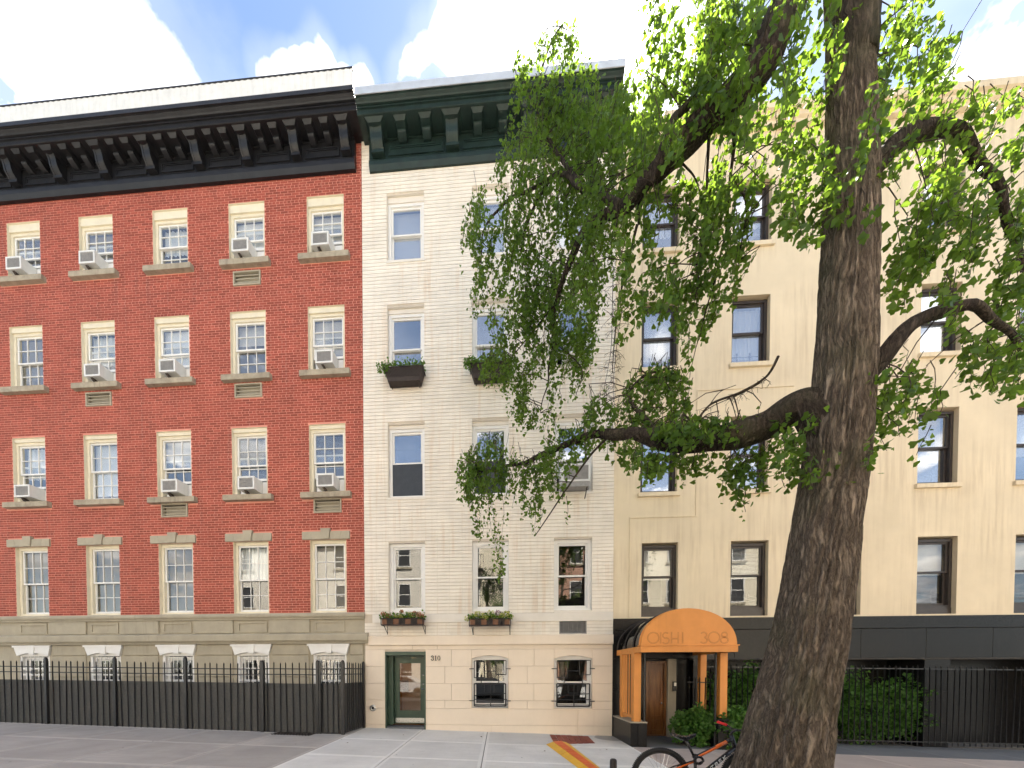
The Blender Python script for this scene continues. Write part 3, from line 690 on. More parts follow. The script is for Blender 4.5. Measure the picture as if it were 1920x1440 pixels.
# entrance door
dr = MB(); x0, x1 = doorH[0], doorH[1]; zt_ = doorH[3]; zg = gz(-2.5, 0)
door = MB().ring(x0 + .001, x1 - .001, -.012, .42, -.05, zt_ - .001, .035, .02, .10).build('door', M['green_paint'], wh); tag(door, 'dark green door frame with glazed leaf set back in a recess')
yd = .36; zs0 = zg + .09
MB().box(x0 + .036, x1 - .036, -.005, .46, -.05, zg + .055).build('threshold', M['slate'], door)
MB().box(x0 + .0362, x0 + .16, .20, .419, zs0, zt_ - .101).box(x1 - .07, x1 - .0362, .30, .419, zs0, zt_ - .101).box(x0 + .1602, x1 - .0702, .31, .419, zt_ - .155, zt_ - .1012).build('jamb', M['green_paint'], door)
la, lb, lz0, lz1 = x0 + .165, x1 - .072, zs0 + .005, zt_ - .158
MB().ring(la, lb, yd, yd + .05, lz0, lz1, .135, .37, .14).build('door_leaf', M['green_paint'], door)
MB().ring(la + .13, lb - .13, yd - .008, yd + .02, lz0 + .365, lz1 - .135, .014).build('glazing_bead', M['green_paint'], door)
MB().box(la + .13, lb - .13, yd + .022, yd + .028, lz0 + .36, lz1 - .13).build('pane', M['glass_door'], door)
MB().box(la + .02, lb - .02, yd - .006, yd - .0005, lz0 + .03, lz0 + .165).build('kick_plate', M['steel'], door)
kb = MB(); kb.lathe([(.0, .07), (.022, .066), (.028, .05), (.02, .03), (.012, .02), (.012, .0)], (lb - .06, yd - .001, lz0 + .98), 16, 'y'); kb.build('door_knob', M['chrome'], door, True)
kb = MB(); kb.lathe([(0, .02), (.022, .018), (.026, .0)], (lb - .06, yd - .001, lz0 + 1.12), 16, 'y').lathe([(0, .016), (.022, .014), (.024, .0)], (lb - .06, yd - .001, lz0 + 1.38), 16, 'y'); kb.build('deadbolt', M['chrome'], door, True)
# vestibule behind the door
vb = MB(); a, b, y0, y1, c_, d_ = x0 + .02, x1 - .02, .44, 2.2, zg + .06, zt_ - .02
vb.face([(a, y1, c_), (b, y1, c_), (b, y1, d_), (a, y1, d_)]); vb.face([(a, y0, c_), (a, y1, c_), (a, y1, d_), (a, y0, d_)]); vb.face([(b, y0, c_), (b, y1, c_), (b, y1, d_), (b, y0, d_)])
vb.face([(a, y0, d_), (b, y0, d_), (b, y1, d_), (a, y1, d_)]); vb.face([(a, y0, c_), (b, y0, c_), (b, y1, c_), (a, y1, c_)]); vb.build('vestibule', M['vestibule'], door)
MB().box(a + .42, b - .06, 2.12, 2.19, c_ + .01, d_ - .35).build('inner_door', M['wood_door'], door)
kb = MB(); kb.lathe([(.0, -.13), (.09, -.10), (.14, -.03), (.15, 0)], ((a + b) / 2, 1.0, d_ - .002), 20); kb.build('ceiling_lamp', M['lamp_glow'], door, True)
MB().box(a + .03, a + .30, 1.3, 1.34, c_ + .9, c_ + 1.25).build('letter_boxes', M['steel'], door)
# house number 310
def digits310(x, z, h, y0, y1):
    m = MB(); w = h * .62; pi = math.pi
    def arc(cx, cz, rx, rz, a0, a1, n=14): return [(cx + rx * math.cos(math.radians(a0 + (a1 - a0) * i / n)), cz + rz * math.sin(math.radians(a0 + (a1 - a0) * i / n))) for i in range(n + 1)]
    t = h * .125
    m.ribbon(arc(x + w * .42, z + h * .74, w * .34, h * .2, 165, -90), [t * (.7 + .5 * math.sin(i / 14 * pi)) for i in range(15)], y0, y1)
    m.ribbon(arc(x + w * .42, z + h * .28, w * .40, h * .24, 90, -170), [t * (.7 + .5 * math.sin(i / 14 * pi)) for i in range(15)], y0, y1)
    m.lathe([(0, .004 - 0), (h * .09, .003), (h * .09, 0)], (x + w * .12, y0 + .004, z + h * .74), 10, 'y').lathe([(0, .004), (h * .1, .003), (h * .1, 0)], (x + w * .08, y0 + .004, z + h * .24), 10, 'y')
    x += w * 1.12
    m.ribbon([(x + w * .4, z + h * .07), (x + w * .4, z + h)], t * 1.3, y0, y1); m.ribbon([(x + w * .05, z + h * .04), (x + w * .75, z + h * .04)], h * .08, y0 + .0003, y1); m.ribbon([(x + w * .08, z + h * .86), (x + w * .4, z + h * .95)], h * .09, y0 + .0004, y1)
    x += w * .98
    m.ribbon(arc(x + w * .45, z + h * .5, w * .36, h * .45, 0, 345, 23), [t * (.45 + .55 * abs(math.cos(i / 23 * 2 * pi))) for i in range(24)], y0, y1, closed=True)
    return m
tag(digits310(-1.83, 2.085, .135, -.016, -.002).build('house_number', M['iron'], wh), 'black metal house number 310 beside the green door')
# round wall inlet by the door and through-wall grille
iv = MB(); iv.lathe([(.034, .004), (.040, .022), (.058, .026), (.062, .012), (.074, .010), (.092, .006), (.092, 0)], (-3.455, -.001, .785), 28, 'y'); iv.build('wall_inlet', M['steel'], wh, True)
MB().lathe([(0, .003), (.0335, .003)], (-3.455, -.001, .785), 24, 'y').build('inlet_plug', M['iron'], wh)
gm = MB(); gm.ring(acg[0] + .001, acg[1] - .001, .0, .06, acg[2] + .001, acg[3] - .001, .025)
for i in range(16): z = acg[2] + .03 + i * .0205; gm.hexa([(acg[0] + .0262, .012, z), (acg[1] - .0262, .012, z), (acg[1] - .0262, .045, z + .010), (acg[0] + .0262, .045, z + .010), (acg[0] + .0262, .012, z + .004), (acg[1] - .0262, .012, z + .004), (acg[1] - .0262, .045, z + .014), (acg[0] + .0262, .045, z + .014)])
for i in range(1, 6): x = acg[0] + (acg[1] - acg[0]) * i / 6; gm.box(x - .004, x + .004, .002, .0118, acg[2] + .0262, acg[3] - .0262)
gm.box(acg[0] + .002, acg[1] - .002, .10, .11, acg[2] + .002, acg[3] - .002)
gm.build('vent_grille', M['ac_grille'], wh)

# ------------------------------------------------------------------ RED BRICK HOUSE
RX0, RX1 = -15.4, -3.66
rh = thing('town_house', 'red brick apartment house with black bracketed cornice and grey stone ground floor', 'apartment house', (-9.5, 0, .3))
rcols = [(-5.205 - 2.225 * k, -4.18 - 2.225 * k) for k in range(5)]
rrows = [(13.06, 14.657), (9.97, 11.74), (6.70, 8.568), (3.415, 5.42)]
rholes = [(c[0], c[1], r[0], r[1]) for r in rrows for c in rcols]
agr = [(rcols[0][0] + .12, rcols[0][1] - .12, 6.155, 6.545)] + [(rcols[k][0] + .12, rcols[k][1] - .12, z, z + .38) for k, z in ((1, 12.42), (1, 9.38), (2, 6.16), (3, 9.36))]
zR = 3.405
rgl = [(rcols[k][0] + .06, rcols[k][1] - .02, .80, 2.36) for k in range(5)]
ry = .03
wall_shell(RX0, RX1, zR, 15.95, rholes + agr, ry, .2).build('wall', M['red_mortar'], rh)
[reveals([h], ry, .17).build('grille_reveal', M['limestone'], rh) for h in agr]
[reveals([h], ry, .20).build('window_reveal', M['cream_paint'], rh) for h in rholes]
lint = []
for c in rcols: lint.append((c[0] - .215, c[1] + .115, 5.424, 5.640))
sillh = [(c[0] - .20, c[1] + .17, r[0] - .17, r[0]) for c in rcols for r in rrows[:3]]
lay_bricks(rh, RX0, RX1, zR + .02, 15.93, .0665, .2125, .0150, ry, .005, rholes + agr + lint + sillh, 'red_brick', 'running', (-6.45, RX1), 6, cham=.002)
rnd_blind = ['blind_grey', 'curtain', 'slats', 'blind_white']
for ci, c in enumerate(rcols):
    for ri, r in enumerate(rrows):
        acw = (ci + ri) % 3 != 2 and ri < 3 if ci else ri < 3
        d = dict(frame='white_paint', casing='cream_paint', fw=.075, sw=.045, yg=.16, glass='glass_old')
        if ri < 3: d.update(mun=(3, 2), back='room', gap=.40 if acw else None, blind=('blind_grey', 'blind_grey', 'slats')[ri] if ci == 0 else ('blind_grey', 'curtain', 'slats', 'blind_white', 'blind_tan')[(ci * 3 + ri * 2) % 5], drop=(.7, .62, .55)[ri] if ci == 0 else (.35, .9, .55, .75)[(ci + ri * 3) % 4], split=.5)
        else: d.update(mun=(3, 2), back='room_dark', glass='glass_low', blind='blind_tan' if ci != 1 else 'curtain', drop=1.0 if ci != 1 else .5, split=.52)
        head = {0: .21, 1: .14, 2: .10, 3: .02}[ri]
        if ri < 3: MB().box(c[0] + .001, c[1] - .001, .07, .24, r[1] - head, r[1] - .001).build('head_board', M['cream_paint'], rh)
        else: head = 0
        w = window(rh, c[0] + .002, c[1] - .002, r[0] + .002, r[1] - head - .001, **d)
        if ri < 3: MB().hexa([(c[0] - .20, -.10, r[0] - .165), (c[1] + .17, -.10, r[0] - .165), (c[1] + .17, .12, r[0] - .165), (c[0] - .20, .12, r[0] - .165), (c[0] - .20, -.10, r[0] - .02), (c[1] + .17, -.10, r[0] - .02), (c[1] + .17, .12, r[0] - .002), (c[0] - .20, .12, r[0] - .002)]).build('sill', M['sill_stone'], w)
        if acw:
            cx = (c[0] + c[1]) / 2 + (-.06 if ri == 0 else .02)
            fl = ('fourth', 'third', 'second')[ri]; place = ('bay nearest the white house', 'second bay from white house', 'third bay from white house', 'fourth bay from white house', 'leftmost bay')[ci]
            ttl = ('top', 'second', 'third')[ri]
            ac_unit(f'air conditioner in red brick facade, {ttl} window row, {place}', cx, r[0] + .085, -.16, .47, .34, .40, .02, group='air conditioners in the red house windows')
            zc = r[0] + .07
            if cx - .235 > c[0] + .13: MB().box(c[0] + .12, cx - .24, .20, .215, zc, zc + .37).build('side_panel', M['white_paint'], w)
            if cx + .24 < c[1] - .13: MB().box(cx + .24, c[1] - .12, .20, .215, zc, zc + .37).build('side_panel', M['white_paint'], w)
            MB().hexa([(cx - .05, -.12, r[0] - .01), (cx + .02, -.12, r[0] - .01), (cx + .02, .02, r[0] - .01), (cx - .05, .02, r[0] - .01), (cx - .10, -.13, r[0] + .08), (cx - .03, -.13, r[0] + .08), (cx - .03, .0, r[0] + .08), (cx - .10, .0, r[0] + .08)]).build('shim', M['twig'], w)
for a in agr:
    gm = MB().ring(a[0] + .001, a[1] - .001, -.004, .06, a[2] + .001, a[3] - .001, .035)
    for i in range(1, 4): z = a[2] + (a[3] - a[2]) * i / 4; gm.box(a[0] + .036, a[1] - .036, .03, .05, z - .012, z + .012)
    gm.box(a[0] + .037, a[1] - .037, .13, .14, a[2] + .036, a[3] - .036); gm.build('vent_grille', M['limestone'], rh)
# flat-arch lintels with keystones (first floor)
for c in rcols:
    x0, x1 = c[0] - .21, c[1] + .11; xm = (x0 + x1) / 2; z0, z1 = 5.426, 5.636; kw = .10
    segs = [x0, x0 + .24, xm - kw - .10, xm - kw, xm + kw, xm + kw + .10, x1 - .24, x1]
    sl_ = [-.0, .05, .05, .03, -.03, -.05, -.05, 0]
    for i in range(7):
        if i in (1, 5): continue
    pcs = [(x0, xm - .42, 0, -.06), (xm - .42, xm - .115, -.06, -.03), (xm + .115, xm + .42, .03, .06), (xm + .42, x1, .06, 0)]
    for a, b, sa, sb in pcs: MB().prism([(a + .003 - sa * .5, z0), (b - .003 - sb * .5, z0), (b - .003 + sb * .5, z1), (a + .003 + sa * .5, z1)], -.02, .05).build('lintel_stone', M['limestone'], rh)
    MB().prism([(xm - .095, z0 - .0), (xm + .095, z0 - .0), (xm + .135, z1 + .075), (xm - .135, z1 + .075)], -.05, .05).build('keystone', M['limestone'], rh)
# stone ground floor
wall_shell(RX0, RX1, -1.2, zR, rgl, .032, .2).build('base_wall', M['limestone'], rh); [reveals([h], .032, .2).build('window_reveal', M['white_paint'], rh) for h in rgl]
MB().prismx([(.04, 3.235), (-.03, 3.235), (-.035, 3.27), (-.075, 3.31), (-.08, 3.36), (-.06, 3.40), (.04, 3.424)], RX0, RX1 - .003).build('base_moulding', M['limestone'], rh)
MB().prismx([(.04, 2.56), (-.06, 2.56), (-.075, 2.60), (-.12, 2.64), (-.13, 2.65), (-.13, 2.80), (-.10, 2.83), (.04, 2.86)], RX0, RX1 + .11).build('ledge', M['limestone'], rh)
for k, c in enumerate(rcols):
    MB().ring(c[0] + .10, c[1] - .06, .006, .0318, 2.89, 3.19, .05).build('raised_panel', M['limestone'], rh)
    if k < 4: MB().cbox(rcols[k + 1][1] + .02, c[0] - .02, -.012, .0318, 2.865, 3.232, .01).build('stone_block', M['limestone'], rh)
    if k < 4:
        for za, zb in ((2.255, 2.555), (1.64, 2.235), (1.02, 1.62), (.2, 1.0), (-.4, .18)): MB().cbox(rcols[k + 1][1] + .09, c[0] - .05, .0, .0318, za, zb, .012).build('stone_block', M['limestone'], rh)
for za, zb in ((2.255, 2.555), (1.64, 2.235), (1.02, 1.62), (.2, 1.0)): MB().cbox(rcols[0][1] + .09, RX1 - .06, .0, .0318, za, zb, .012).build('stone_block', M['limestone'], rh)
for k, g_ in enumerate(rgl):
    x0, x1, z0, z1 = g_; xm = (x0 + x1) / 2; n = 12
    # white flat arch with keystone, curved underside
    arc = [(x0 - .02 + (x1 - x0 + .04) * i / n, 2.255 + .085 * (1 - (2 * i / n - 1) ** 2)) for i in range(n + 1)]
    for half in (0, 1):
        seg = arc[:n // 2] + [(xm - .078, 2.338)] if half == 0 else [(xm + .078, 2.338)] + arc[n // 2 + 1:]
        out = ([(xm - .078, 2.555), (x0 - .13, 2.555)] if half == 0 else [(x1 + .10, 2.555), (xm + .078, 2.555)])
        MB().prism(seg + out if half == 0 else seg + out, -.035, .05).build('arch_stone', M['white_paint'], rh)
        a, b = (x0 - .14, xm - .08) if half == 0 else (xm + .08, x1 + .11); MB().box(a, b, -.055, -.0352, 2.50, 2.552).build('arch_moulding', M['white_paint'], rh)
    MB().prism([(xm - .075, 2.30), (xm + .075, 2.30), (xm + .09, 2.556), (xm - .09, 2.556)], -.06, .05).build('keystone', M['white_paint'], rh)
    window(rh, x0 + .05, x1 - .05, .82, 2.22, .17, 'white_paint', fw=.06, back='room_dark', split=.5, glass='glass_low')
    MB().ring(x0 + .002, x1 - .002, .045, .2, .805, 2.36, .05, .015, .12).build('window_casing', M['white_paint'], rh)
    gd = MB(); y = .02
    for i in range(7):
        x = x0 + .09 + (x1 - x0 - .18) * i / 6; gd.tube([(x, y, .84), (x, y, 2.13)], .009, 6)
        gd.lathe([(0, .0), (.022, .03), (.010, .07), (0, .12)], (x, y, 2.12), 8); 
        if i % 2: gd.lathe([(.012, 0), (.03, .02), (.012, .045)], (x, y, 2.0), 8)
    for z in (.95, 1.55, 1.70, 1.88): gd.box(x0 + .06, x1 - .06, y - .008, y + .008, z - .016, z + .016)
    gd.build('window_guard', M['white_paint'], rh)
cornice(rh, RX0, -3.82, 15.17, 16.26, .72, 'black_paint', [(-4.02 - 1.36 * k, .22) for k in range(9)], [(-4.02 - 1.36 * k - d_, .155) for k in range(8) for d_ in (.47, .89)], .02, 'black_paint', ovr=.225)
MB().box(RX0, RX1 - .003, .06, 13, 15.2, 16.0).build('roof', M['roof_tar'], rh); MB().box(RX0, RX1 - .004, 1.7, 13, -.9, 15.19).build('rear_body', M['red_mortar'], rh)
pp = MB(); n = 130
for i in range(n):   # corrugated white parapet sheet
    xa, xb_ = RX0 + (11.40) * i / n, RX0 + 11.40 * (i + 1) / n; ya, yb = .26 + (.012 if i % 2 else 0), .26 + (0 if i % 2 else .012)
    pp.face([(xa, ya, 16.0), (xb_, yb, 16.0), (xb_, yb, 18.28), (xa, ya, 18.28)])
pp.box(RX0, RX0 + 11.40, .29, .33, 16.0, 18.27)
pp.build('parapet', M['parapet'], rh); MB().box(RX0 - .01, RX0 + 11.42, .255, .34, 18.28, 18.32).build('parapet_cap', M['black_paint'], rh)

# ------------------------------------------------------------------ BEIGE APARTMENT BUILDING
BX0, BX1 = 2.998, 15.2
bh = thing('apartment_building', 'beige stucco apartment building with brown windows above a black stone ground floor', 'apartment building', (9, 0, .1))
bcols = [(3.665 + 2.225 * k, 4.585 + 2.225 * k) for k in range(5)]
brows = [(12.55, 14.10), (9.585, 11.27), (6.416, 8.27), (3.21, 5.125)]
bholes = [(c[0] + (.05 if ri == 3 else 0), c[1] + (.05 if ri == 3 else 0), r[0], r[1]) for ri, r in enumerate(brows) for c in bcols]
by = .012
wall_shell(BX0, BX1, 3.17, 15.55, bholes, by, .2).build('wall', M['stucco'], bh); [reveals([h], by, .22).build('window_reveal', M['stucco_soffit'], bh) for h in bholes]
# shallow raised plaster field
MB().prism([(3.40, 3.176), (3.40, 5.80), (5.055, 5.80), (5.055, 8.98), (7.4, 8.98), (7.4, 8.95), (5.085, 8.95), (5.085, 5.77), (3.43, 5.77), (3.43, 3.176)], -.006, .014).build('plaster_joint', M['stucco'], bh)
for ri, r in enumerate(brows):
    for ci, c in enumerate(bcols):
        o = .05 if ri == 3 else 0
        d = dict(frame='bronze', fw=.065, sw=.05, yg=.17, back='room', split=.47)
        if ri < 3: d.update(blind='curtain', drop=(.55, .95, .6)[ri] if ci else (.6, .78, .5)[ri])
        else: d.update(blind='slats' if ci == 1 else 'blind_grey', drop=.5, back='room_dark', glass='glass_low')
        z0 = r[0] + (.17 if ri == 3 else .002)
        w = window(bh, c[0] + o + .002, c[1] + o - .002, z0, r[1] - .035, **d)
        if ri == 3: MB().box(c[0] + o + .003, c[1] + o - .003, .11, .24, r[0] + .001, z0 - .002).build('sill_panel', M['bronze'], w)
        else: MB().hexa([(c[0] - .06, -.05, r[0] - .11), (c[1] + .06, -.05, r[0] - .11), (c[1] + .06, .10, r[0] - .11), (c[0] - .06, .10, r[0] - .11), (c[0] - .06, -.05, r[0] - .01), (c[1] + .06, -.05, r[0] - .01), (c[1] + .06, .12, r[0]), (c[0] - .06, .12, r[0])]).build('sill', M['stucco'], w)
        gd = MB()   # child guard bars inside
        for z in (.10, .19, .28, .37): gd.tube([(c[0] + o + .10, .29, z0 + z), (c[1] + o - .10, .29, z0 + z)], .008, 6)
        for x in (.30, .62): gd.tube([(c[0] + o + x, .29, z0 + .05), (c[0] + o + x, .29, z0 + .47)], .014, 6)
        gd.build('safety_bars', M['iron'], w)
MB().prismx([(.02, 15.25), (-.10, 15.25), (-.10, 15.33), (-.16, 15.36), (-.16, 15.44), (-.24, 15.47), (-.24, 15.58), (-.22, 15.66), (.02, 15.70)], BX0 + .003, BX1).build('cornice', M['stucco'], bh)
MB().box(BX0 + .003, BX1, .06, 13, 15.2, 15.62).build('roof', M['roof_tar'], bh); MB().box(BX0 + .004, BX1, 2.2, 13, -.9, 15.19).build('rear_body', M['stucco'], bh)
# black stone ground floor: fascia and piers of slabs on a backing
ent = (3.42, 5.04, -.2, 2.12)
wall_shell(BX0, BX1, -.9, 3.17, [ent, (5.30, 7.9, -.1, 2.08), (8.4, 10.6, -.1, 2.08), (11.2, 14.2, -.1, 2.08)], .03, .2).build('base_wall', M['black_joint'], bh)
def slabs(x0, x1, z0, z1, nx, nz_):
    for i in range(nx):
        for j in range(nz_):
            MB().cbox(x0 + (x1 - x0) * i / nx + .003, x0 + (x1 - x0) * (i + 1) / nx - .003, -.004, .0305, z0 + (z1 - z0) * j / nz_ + .003, z0 + (z1 - z0) * (j + 1) / nz_ - .003, .004).build('stone_slab', M['black_stone'], bh)
slabs(BX0 + .002, 3.42, -.3, 2.12, 1, 3); slabs(BX0 + .002, BX1, 2.12, 2.86, 8, 1); MB().cbox(BX0 + .002, BX1, -.03, .0305, 2.863, 3.165, .006).build('stone_fascia', M['black_stone'], bh)
slabs(5.04, 5.30, -.3, 2.08, 1, 3); slabs(7.9, 8.4, -.3, 2.08, 1, 3); slabs(10.6, 11.2, -.3, 2.08, 1, 3); slabs(14.2, BX1, -.3, 2.08, 1, 3)
MB().box(5.30, BX1, -.012, .03, 2.100, 2.118).build('fascia_trim', M['black_joint'], bh)
# recessed areas behind the openings (dark back wall)
for a, b in ((5.30, 7.9), (8.4, 10.6), (11.2, 14.2)):
    m = MB(); m.face([(a, .9, -.4), (b, .9, -.4), (b, .9, 2.1), (a, .9, 2.1)]); m.face([(a, .03, -.4), (a, .9, -.4), (a, .9, 2.1), (a, .03, 2.1)]); m.face([(b, .03, -.4), (b, .9, -.4), (b, .9, 2.1), (b, .03, 2.1)]); m.face([(a, .03, 2.1), (b, .03, 2.1), (b, .9, 2.1), (a, .9, 2.1)])
    m.build('recess', M['black_stone'], bh)
# entrance recess: wooden door, stone jamb, dark side wall
m = MB(); m.box(3.42, 3.95, .30, .36, -.1, 2.12).box(4.70, 5.04, .20, .36, -.1, 2.12).box(3.42, 5.04, .03, .36, 2.1202, 2.16); m.build('entrance_recess', M['black_stone'], bh)
zd = gz(4.1, .3)
ed = MB().ring(3.952, 4.485, .26, .36, zd, 2.06, .06, .02, .06).build('door', M['wood_door'], bh); tag(ed, 'panelled brown wooden door under the orange canopy')
MB().box(3.97, 4.47, .315, .36, zd + .01, 2.05).build('door_leaf', M['wood_door'], ed)
for za, zb in ((zd + .12, zd + .42), (zd + .50, zd + .85), (zd + .93, zd + 1.75)): MB().ring(4.05, 4.39, .302, .3149, za, zb, .035).box(4.10, 4.34, .306, .3148, za + .05, zb - .05).build('door_panel', M['wood_door'], ed)
kb = MB(); kb.lathe([(0, .06), (.024, .055), (.028, .04), (.012, .02), (.012, 0)], (4.365, .314, zd + .88), 14, 'y'); kb.build('door_knob', M['chrome'], ed, True)
MB().box(4.487, 4.698, .18, .36, zd - .02, 2.12).build('stone_jamb', M['limestone'], bh)
ic = MB().box(4.60, 4.695, .13, .179, 1.27, 1.52).build('intercom', M['bike_black'], bh); MB().box(4.62, 4.675, .124, .1298, 1.40, 1.49).build('intercom_plate', M['steel'], ic)
m = MB(); m.face([(3.42, .36, -.2), (5.04, .36, -.2), (5.04, .36, 2.2), (3.42, .36, 2.2)]); m.build('recess_back', M['black_stone'], bh)

# ------------------------------------------------------------------ ENTRANCE CANOPY
cn = thing('entrance_canopy', 'orange barrel entrance canopy reading OISHI 308 on slatted posts', 'canopy', (4.1, -.8, .1))
CX0, CX1, CY = 3.100, 5.110, -1.66; cxm = (CX0 + CX1) / 2
zb0, zb1 = 2.20, 2.335
def arcpt(t, k=1.0): a = math.pi * t; return cxm - (CX1 - CX0) / 2 * k * math.cos(a), zb1 + .80 * k * math.sin(a) ** .92
n = 40; arc = [arcpt(i / n) for i in range(n + 1)]
MB().prism(list(reversed(arc)), CY, CY + .05).build('front_panel', M['orange'], cn)
fp = cn.children[0] if cn.children else None
panel = [o for o in cn.children if o.name.startswith('front_panel')][0]
def stroke(pts, closed=False):
    MBs.ribbon(pts, .024, CY - .0016, CY - .0002, closed)
    MBi.ribbon(pts, .011, CY - .0026, CY - .0017, closed)
MBs, MBi = MB(), MB()
def letter_done():
    global MBs, MBi
    o = MBs.build('letter', M['orange_dark'], panel); MBi.build('letter_inlay', M['orange'], panel); MBs, MBi = MB(), MB()
def circ(cx, cz, r, a0=0, a1=360, n=26, rx=None): return [(cx + (rx or r) * math.cos(math.radians(a0 + (a1 - a0) * i / n)), cz + r * math.sin(math.radians(a0 + (a1 - a0) * i / n))) for i in range(n + (0 if a1 - a0 == 360 else 1))]
zl, hl = 2.385, .245
xo = 3.24 + .12
stroke(circ(xo, zl + .125, .118), True); letter_done()
stroke([(3.515, zl), (3.515, zl + hl)]); letter_done()
s_ = circ(3.622, zl + hl * .72, hl * .25, 40, 250, 12, .062) + circ(3.622, zl + hl * .25, hl * .26, 80, -150, 12, .07); stroke(s_); letter_done()
stroke([(3.745, zl), (3.745, zl + hl)]); stroke([(3.885, zl), (3.885, zl + hl)]); stroke([(3.745, zl + hl * .42), (3.885, zl + hl * .42)]); letter_done()
stroke([(3.975, zl), (3.975, zl + hl)]); letter_done()
stroke(circ(4.415, zl + hl * .74, hl * .23, 150, -80, 12, .062) + circ(4.415, zl + hl * .27, hl * .26, 80, -150, 12, .072)); letter_done()
stroke(circ(4.630, zl + .125, .118), True); letter_done()
stroke(circ(4.845, zl + hl * .74, hl * .22, 0, 360, 18, .058), True); stroke(circ(4.845, zl + hl * .27, hl * .265, 0, 360, 20, .075), True); letter_done()
# rim of the front panel, ribs and smoked glass barrel panels
def rib(y, r, mat='iron_brown'):
    MB().tube([(arcpt(i / n, 1.0)[0], y, arcpt(i / n, 1.0)[1]) for i in range(n + 1)], r, 8).build('rib', M[mat], cn)
rib(CY + .075, .022, 'orange'); rib(-1.18, .018); rib(-.62, .018); rib(-.05, .022)
ysg = [CY + .10, -1.18, -.62, -.05]
for ya, yb in zip(ysg[:-1], ysg[1:]):
    for h0, h1 in ((0, n // 4), (n // 4, n // 2), (n // 2, 3 * n // 4), (3 * n // 4, n)):
        m = MB()
        for i in range(h0, h1):
            a, b = arcpt(i / n, .985), arcpt((i + 1) / n, .985); m.hexa([(a[0], ya + .01, a[1]), (b[0], ya + .01, b[1]), (b[0], yb - .01, b[1]), (a[0], yb - .01, a[1]), (a[0] * .998 + cxm * .002, ya + .01, a[1] + .005), (b[0] * .998 + cxm * .002, ya + .01, b[1] + .005), (b[0] * .998 + cxm * .002, yb - .01, b[1] + .005), (a[0] * .998 + cxm * .002, yb - .01, a[1] + .005)])
        m.build('glass_panel', M['glass_dark'], cn)
MB().box(CX0 - .01, CX1 + .02, CY, CY + .10, zb0, zb1 - .001).box(CX0 - .035, CX1 + .045, CY - .02, CY + .104, zb1, zb1 + .022).build('front_beam', M['orange'], cn)
for xa, xb_ in ((CX0 - .008, CX0 + .10), (CX1 - .09, CX1 + .018)): MB().box(xa, xb_, CY + .101, -.006, zb0 + .002, zb1 - .002).build('side_beam', M['orange'], cn)
zl0 = .635; PY = -1.30
for xa, y in ((3.085, PY), (4.975, PY)): MB().box(xa, xa + .155, y, y + .15, zl0 + (0 if xa < 4 else .10), zb0 - .001).build('post', M['orange'], cn)
for xa in (3.085, 4.995): MB().box(xa, xa + .14, -.44, -.30, zl0 + (.002 if xa < 4 else .2), zb0 - .001).build('post', M['orange'], cn)
for i in range(4): y = -1.06 + i * .17; MB().box(3.112, 3.134, y, y + .045, zl0 + .13, zb0 - .002).build('slat', M['orange'], cn)
MB().box(3.105, 3.16, -1.148, -.442, zl0 + .06, zl0 + .128).build('slat_rail', M['orange'], cn)
MB().tube([(3.335, -1.25, gz(3.3, -1.3)), (3.335, -1.25, zb0)], .025, 10).build('iron_pole', M['iron'], cn); MB().tube([(4.90, -1.25, gz(4.9, -1.3)), (4.90, -1.25, zb0)], .025, 10).build('iron_pole', M['iron'], cn)
pl = thing('plinth', 'low black granite plinth carrying the slatted side of the orange canopy', 'plinth', (3.2, -.7, .08))
MB().cbox(3.007, 3.17, PY - .03, -.006, -.1, .60, .006).build('stone_slab', M['black_stone'], pl); MB().cbox(3.173, 3.372, PY - .03, -.006, -.1, .60, .006).build('stone_slab', M['black_stone'], pl); MB().box(3.0, 3.38, PY - .035, -.005, .601, .63).build('coping', M['sill_stone'], pl)
pl2 = thing('plinth', 'black plinth under the ivy at the right foot of the orange canopy', 'plinth', (5.05, -.7, .05))
MB().cbox(4.93, 5.16, PY - .03, -.006, -.1, .70, .006).build('stone_slab', M['black_stone'], pl2)

